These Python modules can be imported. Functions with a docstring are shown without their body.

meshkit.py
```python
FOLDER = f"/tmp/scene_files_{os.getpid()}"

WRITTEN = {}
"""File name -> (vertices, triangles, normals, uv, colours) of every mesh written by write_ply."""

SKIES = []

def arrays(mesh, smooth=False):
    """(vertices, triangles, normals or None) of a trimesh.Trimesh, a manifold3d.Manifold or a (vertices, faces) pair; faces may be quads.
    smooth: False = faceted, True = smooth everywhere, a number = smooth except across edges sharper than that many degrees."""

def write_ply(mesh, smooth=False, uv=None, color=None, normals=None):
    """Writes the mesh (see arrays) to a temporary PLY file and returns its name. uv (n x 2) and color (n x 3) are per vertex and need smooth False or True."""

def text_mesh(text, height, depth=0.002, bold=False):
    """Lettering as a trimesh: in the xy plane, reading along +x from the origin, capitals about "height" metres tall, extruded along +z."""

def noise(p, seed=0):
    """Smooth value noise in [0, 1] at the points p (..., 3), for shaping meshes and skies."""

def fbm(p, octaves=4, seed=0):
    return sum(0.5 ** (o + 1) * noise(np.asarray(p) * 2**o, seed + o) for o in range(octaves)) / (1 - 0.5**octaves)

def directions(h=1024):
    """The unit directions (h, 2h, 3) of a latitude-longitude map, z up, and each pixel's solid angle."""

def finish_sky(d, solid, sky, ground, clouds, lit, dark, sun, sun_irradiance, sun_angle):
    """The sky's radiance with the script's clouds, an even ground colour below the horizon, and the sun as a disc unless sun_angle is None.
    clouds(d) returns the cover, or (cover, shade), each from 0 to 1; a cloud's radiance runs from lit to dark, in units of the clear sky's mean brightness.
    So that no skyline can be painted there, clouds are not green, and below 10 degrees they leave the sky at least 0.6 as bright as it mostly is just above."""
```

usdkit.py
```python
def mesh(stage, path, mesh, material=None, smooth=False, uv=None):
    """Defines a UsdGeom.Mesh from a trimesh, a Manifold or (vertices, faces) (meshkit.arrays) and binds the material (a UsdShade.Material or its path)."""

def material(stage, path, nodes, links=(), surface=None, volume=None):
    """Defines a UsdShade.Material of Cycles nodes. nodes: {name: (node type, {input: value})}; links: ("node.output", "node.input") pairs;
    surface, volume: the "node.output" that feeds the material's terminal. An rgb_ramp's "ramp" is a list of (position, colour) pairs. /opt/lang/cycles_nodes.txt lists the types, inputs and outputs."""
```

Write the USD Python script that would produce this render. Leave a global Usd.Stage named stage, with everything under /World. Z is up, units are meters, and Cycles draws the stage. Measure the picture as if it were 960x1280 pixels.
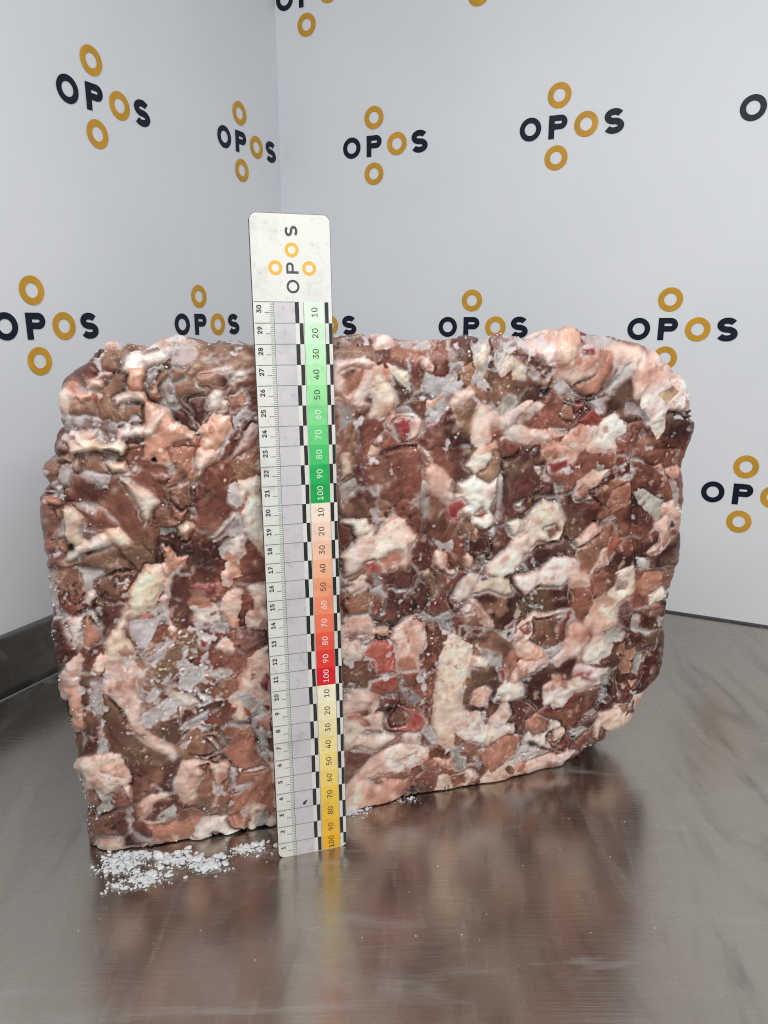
import math, numpy as np, trimesh, usdkit, meshkit
from pxr import Usd, UsdGeom, UsdLux, UsdShade, Gf, Sdf, Vt
from shapely.geometry import Polygon, Point, box as sbox
from shapely.ops import unary_union
from shapely import affinity
from scipy import ndimage as ndi
from scipy.spatial import cKDTree
from scipy.sparse import coo_matrix
from scipy.sparse.csgraph import connected_components

stage = Usd.Stage.CreateInMemory()
UsdGeom.SetStageUpAxis(stage, 'Z'); UsdGeom.SetStageMetersPerUnit(stage, 1.0)
UsdGeom.Xform.Define(stage, '/World'); UsdGeom.Scope.Define(stage, '/World/Looks')

# ------------------------------------------------------------------ camera, light, exposure
EXPOSURE = 0.0
cam = UsdGeom.Camera.Define(stage, '/World/camera')
R3 = np.array([.99999611, .00071387, .00269537]); U3 = np.array([-.00278831, .25602351, .96666653]); F3 = np.array([0, .96667029, -.25602451])
cam.AddTransformOp().Set(Gf.Matrix4d(*R3, 0, *U3, 0, *(-F3), 0, 0, 0, .28938, 1))
cam.CreateHorizontalApertureAttr(36.0); cam.CreateVerticalApertureAttr(48.0); cam.CreateFocalLengthAttr(905.14 / 960 * 36)
cam.CreateClippingRangeAttr(Gf.Vec2f(.02, 100)); cam.CreateExposureAttr(EXPOSURE)

def rect_light(name, pos, target, w, h, power, color):
    l = UsdLux.RectLight.Define(stage, '/World/' + name)
    l.CreateWidthAttr(w); l.CreateHeightAttr(h); l.CreateIntensityAttr(power); l.CreateColorAttr(Gf.Vec3f(*color)); l.CreateNormalizeAttr(False)
    pos = np.array(pos, float); z = pos - np.array(target, float); z /= np.linalg.norm(z)
    x = np.cross([0, 0, 1.0], z); x /= np.linalg.norm(x); y = np.cross(z, x)
    l.AddTransformOp().Set(Gf.Matrix4d(*x, 0, *y, 0, *z, 0, *pos, 1))
rect_light('front_lamp', (.30, -.85, .62), (.03, .5, .08), .9, .4, 3.9, (1, .985, .965))
rect_light('booth_lamp', (.12, .0, .74), (.15, .24, .0), .9, .2, 10.6, (1, .99, .98))
dome = UsdLux.DomeLight.Define(stage, '/World/room_light')
dm = usdkit.material(stage, '/World/Looks/room_light', {'b': ('background_shader', {'color': (.96, .98, 1.0), 'strength': .11})}, surface='b.background')
UsdShade.MaterialBindingAPI.Apply(dome.GetPrim()).Bind(dm)

# ------------------------------------------------------------------ helpers
USED = {}
def numbered(parent, name):
    k = USED.get((parent, name), 0); USED[(parent, name)] = k + 1
    return f'{parent}/{name}' if k == 0 else f'{parent}/{name}_{k:03d}'
def tag(prim, label=None, category=None, group=None, kind=None):
    prim = prim.GetPrim() if hasattr(prim, 'GetPrim') else prim
    for k, v in (('label', label), ('category', category), ('group', group), ('kind', kind)):
        if v: prim.SetCustomDataByKey(k, v)
    return prim
def obj(name, mesh, mat, parent='/World', smooth=False):
    parent = str(parent.GetPath()) if hasattr(parent, 'GetPath') else parent
    return usdkit.mesh(stage, numbered(parent, name), mesh, mat, smooth=smooth)
def srgb(h):
    c = np.array([int(h[i:i + 2], 16) for i in (0, 2, 4)]) / 255.
    return np.where(c < .04045, c / 12.92, ((c + .055) / 1.055) ** 2.4)
def plain(name, hexcol, rough=.45, **kw):
    c = tuple(srgb(hexcol)) if isinstance(hexcol, str) else hexcol
    return usdkit.material(stage, '/World/Looks/' + name, {'p': ('principled_bsdf', {'base_color': c, 'roughness': rough, **kw})}, surface='p.BSDF')
def frame_mesh(m, o, ex, ey, ez):
    """places a trimesh given in a local frame"""
    m = m.copy(); v = np.asarray(m.vertices); m.vertices = np.asarray(o) + v[:, :1] * ex + v[:, 1:2] * ey + v[:, 2:3] * ez
    if np.dot(np.cross(ex, ey), ez) < 0: m.invert()
    return m
def extrude(poly, h, z0=0.0):
    parts = []
    for g in getattr(poly, 'geoms', [poly]):
        if g.area > 1e-12:
            m = trimesh.creation.extrude_polygon(g, h, engine='earcut'); m.apply_translation([0, 0, z0]); parts.append(m)
    return trimesh.util.concatenate(parts)
def ring(x, y, ro, ri):
    return Point(x, y).buffer(ro, 48).difference(Point(x, y).buffer(ri, 48))
def letter_p(x, y, h, w, t):
    """a capital P centred on x, y"""
    r = h * .305; x0 = x - w / 2; cy = y + h / 2 - r; cx = x0 + w - r
    outer = unary_union([sbox(x0, y + h / 2 - 2 * r, cx, y + h / 2), Point(cx, cy).buffer(r, 32)])
    inner = unary_union([sbox(x0 + t, cy - (r - t * .93), cx, cy + (r - t * .93)), Point(cx, cy).buffer(r - t * .93, 32)])
    return unary_union([outer.difference(inner), sbox(x0, y - h / 2, x0 + t, y + h / 2)])
def letter_s(x, y, h, w, t):
    """a capital S swept as a stroke of even weight"""
    r1 = (h - t) / 4; hw = (w - t) / 2
    pts = [(hw * .93 * math.cos(a), r1 + r1 * math.sin(a)) for a in np.radians(np.linspace(28, 270, 30))]
    pts += [(hw * math.cos(a), -r1 + r1 * math.sin(a)) for a in np.radians(np.linspace(90, -152, 30))]
    from shapely.geometry import LineString
    return affinity.translate(LineString(pts).buffer(t / 2, cap_style=2, join_style=1), x, y)

# ------------------------------------------------------------------ materials of the setting
wall_mat = usdkit.material(stage, '/World/Looks/wall_film', {
    'g': ('geometry', {}), 'n': ('noise_texture', {'scale': 7.0, 'detail': 4.0}), 'n2': ('noise_texture', {'scale': 420.0, 'detail': 2.0}),
    'r': ('rgb_ramp', {'ramp': [(.3, (.73, .765, .81)), (.7, (.78, .81, .85))]}),
    'rr': ('map_range', {'from_min': .3, 'from_max': .7, 'to_min': .46, 'to_max': .6}),
    'b': ('bump', {'strength': .06, 'distance': .0006}),
    'p': ('principled_bsdf', {})},
    [('g.position', 'n.vector'), ('g.position', 'n2.vector'), ('n.fac', 'r.fac'), ('r.color', 'p.base_color'), ('n.fac', 'rr.value'), ('rr.result', 'p.roughness'), ('n2.fac', 'b.height'), ('b.normal', 'p.normal')], surface='p.BSDF')
def ink(name, h, rough=.4):
    c = srgb(h)
    return usdkit.material(stage, '/World/Looks/' + name, {
        'g': ('geometry', {}), 'n': ('noise_texture', {'scale': 60.0, 'detail': 3.0}),
        'r': ('rgb_ramp', {'ramp': [(.3, tuple(c * .9)), (.7, tuple(np.minimum(c * 1.1, 1)))]}),
        'p': ('principled_bsdf', {'roughness': rough, 'specular_ior_level': .2})},
        [('g.position', 'n.vector'), ('n.fac', 'r.fac'), ('r.color', 'p.base_color')], surface='p.BSDF')
navy = ink('ink_navy', '161d2e'); gold = ink('ink_gold', 'cb9a36')
sealant = plain('sealant', '55565a', .6)
def steel(name, base, rlo, rhi, dirt):
    return usdkit.material(stage, '/World/Looks/' + name, {
        'g': ('geometry', {}),
        'm1': ('mapping', {'scale': (9, 2.2, 9), 'rotation': (0, 0, .9)}), 'n1': ('noise_texture', {'scale': 3.0, 'detail': 7.0, 'roughness': .62, 'distortion': 1.6}),
        'm2': ('mapping', {'scale': (3, 13, 5), 'rotation': (0, 0, .92)}), 'n2': ('noise_texture', {'scale': 3.2, 'detail': 9.0, 'roughness': .62, 'distortion': 1.1}),
        'm3': ('mapping', {'scale': (1, 60, 1), 'rotation': (0, 0, .35)}), 'n3': ('noise_texture', {'scale': 14.0, 'detail': 4.0}),
        'n4': ('noise_texture', {'scale': 900.0, 'detail': 2.0}),
        'sm': ('rgb_ramp', {'ramp': [(.0, (0, 0, 0)), (.50, (0, 0, 0)), (.62, (.55, .55, .55)), (.8, (1, 1, 1))]}),
        'sm2': ('rgb_ramp', {'ramp': [(.0, (0, 0, 0)), (.57, (0, 0, 0)), (.66, (.7, .7, .7)), (1, (1, 1, 1))]}),
        'ad': ('math', {'math_type': 'multiply', 'value2': .38}),
        'mx': ('math', {'math_type': 'multiply_add', 'value2': .13}),
        'rr': ('map_range', {'from_min': .25, 'from_max': .75, 'to_min': rlo, 'to_max': rhi}),
        'ra': ('math', {'math_type': 'multiply_add', 'value2': .12}),
        'col': ('rgb_ramp', {'ramp': [(.28, tuple(np.array(base) * .62)), (.44, tuple(np.array(base) * .92)), (.7, base)]}),
        'b': ('bump', {'strength': .10, 'distance': .0004}), 'b2': ('bump', {'strength': .10, 'distance': .0003}),
        'metal': ('principled_bsdf', {'metallic': 1.0}),
        'dust': ('principled_bsdf', {'base_color': dirt, 'roughness': .6}),
        'df': ('math', {'math_type': 'add', 'value2': .015, 'use_clamp': True}),
        'mix': ('mix_closure', {})},
        [('g.position', 'm1.vector'), ('m1.vector', 'n1.vector'), ('g.position', 'm2.vector'), ('m2.vector', 'n2.vector'), ('g.position', 'm3.vector'), ('m3.vector', 'n3.vector'), ('g.position', 'n4.vector'),
         ('n1.fac', 'sm.fac'), ('n2.fac', 'sm2.fac'), ('sm2.color', 'ad.value1'), ('sm.color', 'mx.value1'), ('ad.value', 'mx.value3'), ('mx.value', 'df.value1'),
         ('n3.fac', 'rr.value'), ('sm.color', 'ra.value1'), ('rr.result', 'ra.value3'), ('ra.value', 'metal.roughness'), ('n1.fac', 'col.fac'), ('col.color', 'metal.base_color'),
         ('n3.fac', 'b.height'), ('n4.fac', 'b2.height'), ('b.normal', 'b2.normal'), ('b2.normal', 'metal.normal'), ('df.value', 'mix.fac'), ('metal.BSDF', 'mix.closure1'), ('dust.BSDF', 'mix.closure2')], surface='mix.closure')
steel_mat = steel('brushed_steel', (.47, .425, .375), .16, .25, (.30, .30, .29))
upstand_mat = steel('upstand_steel', (.24, .24, .235), .3, .42, (.22, .22, .215))

# ------------------------------------------------------------------ the booth: table and two printed walls
C0 = np.array([-.11653, .87868, 0.0])
YR = math.radians(-24.37); YL = math.radians(-117.85)
DR = np.array([math.cos(YR), math.sin(YR), 0]); NR = np.array([math.sin(YR), -math.cos(YR), 0])     # along the wall, and out of it into the booth
DL = np.array([math.cos(YL), math.sin(YL), 0]); NL = np.array([-math.sin(YL), math.cos(YL), 0])
EZ = np.array([0, 0, 1.0])
WL, WR, HW = .95, 1.15, 1.05
table = UsdGeom.Xform.Define(stage, '/World/steel_table')
tag(table, 'smeared brushed steel table top under the meat block', 'table')
far = [C0[:2], (C0 + DR * WR)[:2], (C0 + DR * WR)[:2] + np.array([0, -.42]), (C0 + DL * WL)[:2] + np.array([0, -.06])]
top = Polygon(far).buffer(.0)
tm = extrude(top, .03, -.03); obj('table_top', tm, steel_mat, table)
# raised edge along the left wall: a folded strip with a rounded lip
prof = Polygon([(0, -.002), (.0045, -.002), (.0045, .0440), (.0055, .0462), (.0050, .0478), (.0035, .0484), (0, .0484)])
up = extrude(prof, WL - .004)
obj('upstand', frame_mesh(up, C0 + DL * .004 + NL * .0004, NL, EZ, DL), upstand_mat, table, smooth=40)

def wall(name, D, N, L, label, rows, sgn):
    w = UsdGeom.Xform.Define(stage, '/World/' + name); tag(w, label, 'wall')
    # the sheet, with a small cove where it meets the table
    pr = [(-.012, HW), (0, HW), (0, .0022), (-.012, .0022)]
    m = extrude(Polygon(pr), L); obj('panel', frame_mesh(m, C0, N, EZ, D), wall_mat, w, smooth=35)
    if sgn > 0: obj('sealant_line', frame_mesh(extrude(sbox(-.011, -.001, -.0004, .0021), L), C0, N, EZ, D), sealant, w)
    for s, z in rows:
        o = C0 + N * .0003
        ex = D * sgn; base = o + D * s + EZ * z
        dark = unary_union([ring(-.0259, 0, .0103, .0055), letter_p(.0002, 0, .0203, .0172, .0054), letter_s(.0512, 0, .0212, .0182, .0054)])
        def put(poly): return frame_mesh(extrude(poly, .0003), base, ex, EZ, N)
        pl = obj('printed_logo', put(dark), navy, w)
        for cx, cy in ((.0262, 0), (0, .0268), (0, -.0268)):
            obj('gold_ring', put(ring(cx, cy, .0109, .0056)), gold, pl)
    return w
wall('printed_wall', DR, NR, WR, 'white wall with printed logos behind and right of the block', [(.0375, .6148), (.2247, .6148), (.1153, .4657), (.3065, .4658), (.4978, .465), (.0330, .2836), (.2278, .2827), (.4212, .2820), (.1220, .130), (.3130, .130), (.5027, .1299)], 1)
wall('printed_wall', DL, NL, WL, 'white wall with printed logos on the left, above the dark steel edge', [(.2554, .4630), (.0689, .4661), (.3338, .2842), (.1458, .2849), (.4420, .4630)], -1) if False else None
w2 = None
USED[('/World', 'printed_wall')] = 1
wall('printed_wall_001', DL, NL, WL, 'white wall with printed logos on the left, above the dark steel edge', [(.2554, .4630), (.0689, .4661), (.3338, .2842), (.1458, .2849), (.4420, .4630)], -1)
# ------------------------------------------------------------------ the measuring ruler standing in front of the block
RO = np.array([-.05777, .33971, -.00125]); RW = .0385; LEAN = .075; TILT = -.0026; RYAW = .27623
EX0 = np.array([math.cos(RYAW), math.sin(RYAW), 0]); EU0 = np.array([-math.sin(RYAW) * math.sin(LEAN), math.cos(RYAW) * math.sin(LEAN), math.cos(LEAN)])
RX = math.cos(TILT) * EX0 + math.sin(TILT) * EU0; RU = -math.sin(TILT) * EX0 + math.cos(TILT) * EU0; RN = np.cross(RX, RU); RN = RN if RN[1] < 0 else -RN
ruler = UsdGeom.Xform.Define(stage, '/World/ruler')
tag(ruler, 'upright white measuring ruler with coloured scale strip in front of the block', 'ruler')
def white_plastic(name, h, rough=.42):
    c = srgb(h)
    return usdkit.material(stage, '/World/Looks/' + name, {
        'g': ('geometry', {}), 'n': ('noise_texture', {'scale': 55.0, 'detail': 6.0, 'roughness': .65}), 'n2': ('noise_texture', {'scale': 260.0, 'detail': 5.0, 'roughness': .7}),
        'r': ('rgb_ramp', {'ramp': [(.28, tuple(c * .82)), (.5, tuple(c)), (1, tuple(c))]}), 'r2': ('rgb_ramp', {'ramp': [(.0, (.72, .71, .69)), (.34, (.8, .79, .77)), (.44, (1, 1, 1)), (1, (1, 1, 1))]}),
        'mu': ('mix', {'mix_type': 'multiply', 'fac': .8}), 'b': ('bump', {'strength': .12, 'distance': .0004}),
        'p': ('principled_bsdf', {'roughness': rough})},
        [('g.position', 'n.vector'), ('g.position', 'n2.vector'), ('n.fac', 'r.fac'), ('n2.fac', 'r2.fac'), ('r.color', 'mu.color1'), ('r2.color', 'mu.color2'), ('mu.color', 'p.base_color'), ('n2.fac', 'b.height'), ('b.normal', 'p.normal')], surface='p.BSDF')
plastic = white_plastic('ruler_white', 'dcddd8')
edge_dirt = plain('ruler_edge_grime', '4a4744', .6)
ink_black = plain('ruler_black', '1d1f1f', .45); ink_grey = plain('ruler_line', '6f7473', .5); cell_grey = white_plastic('ruler_cell_grey', 'c9c7cb'); tick_green = plain('ruler_tick_green', '7f9a90', .5)
ink_slate = plain('ruler_logo_dark', '3b4349', .45); ink_gold = plain('ruler_logo_gold', 'e2b03c', .45); ink_white = plain('ruler_text_white', 'e8efe9', .45); ink_dark = plain('ruler_text_dark', '3d3a30', .45)
FR = RO                                      # local frame: x across, y up along the scale (cm 0 at y=0), z out of the face
def onface(m): return frame_mesh(m, FR, RX, RU, RN)
bodyp = sbox(.0035, .0048, RW - .0035, .3405 - .0035).buffer(.0035, 8)
m = extrude(bodyp, .0026, -.0026); obj('body', onface(m), plastic, ruler)
rim = bodyp.buffer(.00025).difference(bodyp.buffer(-.00002)); obj('worn_edge', onface(extrude(rim, .0022, -.0024)), edge_dirt, ruler)
T = .00008
def print_(name, poly, mat, lvl=1): return obj(name, onface(extrude(poly, T * lvl + .00002, -.00002)), mat, ruler)
def text_at(name, s, cx, cy, h, mat, bold=False, lvl=2):
    t = meshkit.text_mesh(s, h, .00008, bold); b = t.bounds; t.apply_translation([-(b[0][0] + b[1][0]) / 2, -(b[0][1] + b[1][1]) / 2, 0])
    v = np.array(t.vertices); t.vertices = np.stack([-v[:, 1] + cx, v[:, 0] + cy, v[:, 2] + T * lvl - .00004], 1)
    obj(name, onface(t), mat, ruler)
def lerp(stops, x):
    xs = [s[0] for s in stops]; cs = np.array([srgb(s[1]) for s in stops]); return np.array([np.interp(x, xs, cs[:, k]) for k in range(3)])
YEL = [(0, 'f9f3d4'), (.35, 'f6e39a'), (.7, 'f3cb4c'), (1, 'efb321')]; RED = [(0, 'f7e3d3'), (.3, 'f5bb97'), (.5, 'f39a72'), (.75, 'ee5f49'), (.95, 'e2202a'), (1, 'dd1526')]; GRN = [(0, 'daf4da'), (.4, '9de6a0'), (.6, '72d885'), (.85, '1fb95c'), (1, '0aa64c')]
mm = 1e-3
for k in range(30):                          # k: centimetre cell, from the table up
    y0, y1 = k * .01, (k + 1) * .01; yb = max(y0, .0016)
    print_('grey_cell', sbox(10.25 * mm, yb + .0001, 20.1 * mm, y1 - .00012), cell_grey)
    print_('centimetre_line', sbox(.0003, y1 - .00012, 20.1 * mm, y1 + .00012), ink_grey, 2)
    print_('half_tick', sbox(5.4 * mm, (y0 + .005) - .0001, 7.8 * mm, y0 + .0051), ink_grey, 2)
    a, b = (22.15, 24.05) if k % 2 == 0 else (20.15, 22.1)
    print_('check_square', sbox(a * mm, yb, b * mm, y1), ink_black)
    a, b = (36.75, 38.4) if k % 2 == 0 else (35.0, 36.75)
    print_('check_square', sbox(a * mm, yb if k else .0034, b * mm, y1), ink_black)
    f = 1 - (k % 10) / 9.0
    pal = (YEL, RED, GRN)[k // 10]
    c = lerp(pal, f); nm = f'ruler_patch_{k:02d}'
    print_('colour_patch', sbox(24.7 * mm, yb, 34.7 * mm, y1), white_plastic(nm, '%02x%02x%02x' % tuple(int(255 * (1.055 * v ** (1 / 2.4) - .055) + .5) for v in np.maximum(c, .004))))
    n = 100 - 10 * (k % 10)
    light = k // 10 >= 1 and n >= 60
    text_at('percent_number', str(n), 29.7 * mm, y0 + (.0052 if k else .0058), 2.95 * mm, ink_white if light else ink_dark)
    text_at('centimetre_number', str(k + 1), 2.6 * mm, y1 - .0022 - .0006 * len(str(k + 1)), 2.2 * mm, ink_black, True)
print_('scale_line', sbox(9.75 * mm, .002, 9.95 * mm, .3), ink_grey, 2)
print_('scale_line', sbox(24.35 * mm, .002, 24.5 * mm, .3), ink_grey, 2)
print_('scale_line', sbox(34.75 * mm, .002, 34.88 * mm, .3), ink_grey, 2)
ticks = unary_union([sbox(7.9 * mm, k * .001 - .00011, 9.7 * mm, k * .001 + .00011) for k in range(2, 300)])
tag(print_('millimetre_ticks', ticks, tick_green, 2), kind='stuff')
hx, hy = 19.6 * mm, .3158                    # the rotated logo on the head: reads upwards
def rot(p): return affinity.translate(affinity.rotate(p, 90, origin=(0, 0)), hx, hy)
print_('letter_o', rot(ring(-8.6 * mm, 0, 3.15 * mm, 2.1 * mm)), ink_slate); print_('letter_p', rot(letter_p(0, 0, 6.0 * mm, 5.2 * mm, 1.15 * mm)), ink_slate); print_('letter_s', rot(letter_s(16.9 * mm, 0, 6.2 * mm, 4.9 * mm, 1.2 * mm)), ink_slate)
for cx, cy in ((8.4, 0), (0, 8.2), (0, -8.2)): print_('gold_ring', rot(ring(cx * mm, cy * mm, 3.4 * mm, 1.85 * mm)), ink_gold)
blob = unary_union([Point(15.2 * mm, .0322).buffer(.00075), Point(15.9 * mm, .0330).buffer(.0006), Point(16.4 * mm, .0336).buffer(.0004)])
print_('dried_speck', blob, plain('dried_speck', '2c2723', .7), 3)
# ------------------------------------------------------------------ the frozen block: outlines of its pieces, in tenths of a millimetre on the front face (x along the face, z up)
BYAW = math.radians(17.0)
BO = np.array([-.16407628, .33643695, 0.0]); BE = np.array([math.cos(BYAW), math.sin(BYAW), 0]); BN = np.array([-math.sin(BYAW), math.cos(BYAW), 0])   # BN points into the block
OUTLINE = """18,140 28,75 99,37 203,28 310,29 458,-17 592,5 727,11 887,-20 1028,-9 1220,-2 1467,39 1568,40 1825,25 2065,-9 2228,10 2436,-21 2534,54 2708,43 2897,36 3058,126 3206,178 3292,253 3431,289 3466,373 3547,498 3660,611 3664,844 3629,1031 3654,1185 3685,1337 3682,1457 3676,1644 3693,1748 3685,1905 3635,2060 3678,2183 3701,2282 3682,2380 3651,2478 3567,2599 3473,2670 3355,2732 3241,2773 3052,2792 2817,2815 2643,2790 2447,2795 2256,2792 2070,2813 1934,2810 1757,2827 1606,2835 1479,2811 1333,2785 1131,2786 975,2802 840,2791 710,2814 562,2793 437,2801 330,2783 255,2729 191,2675 126,2640 84,2568 83,2494 103,2418 77,2343 71,2286 20,2232 9,2194 38,2133 63,2104 -11,2105 -26,2000 -39,1881 -34,1799 -40,1676 -29,1507 -29,1334 -29,1157 -13,1019 -12,880 7,760 -4,570 7,445 35,314 25,215"""
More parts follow.
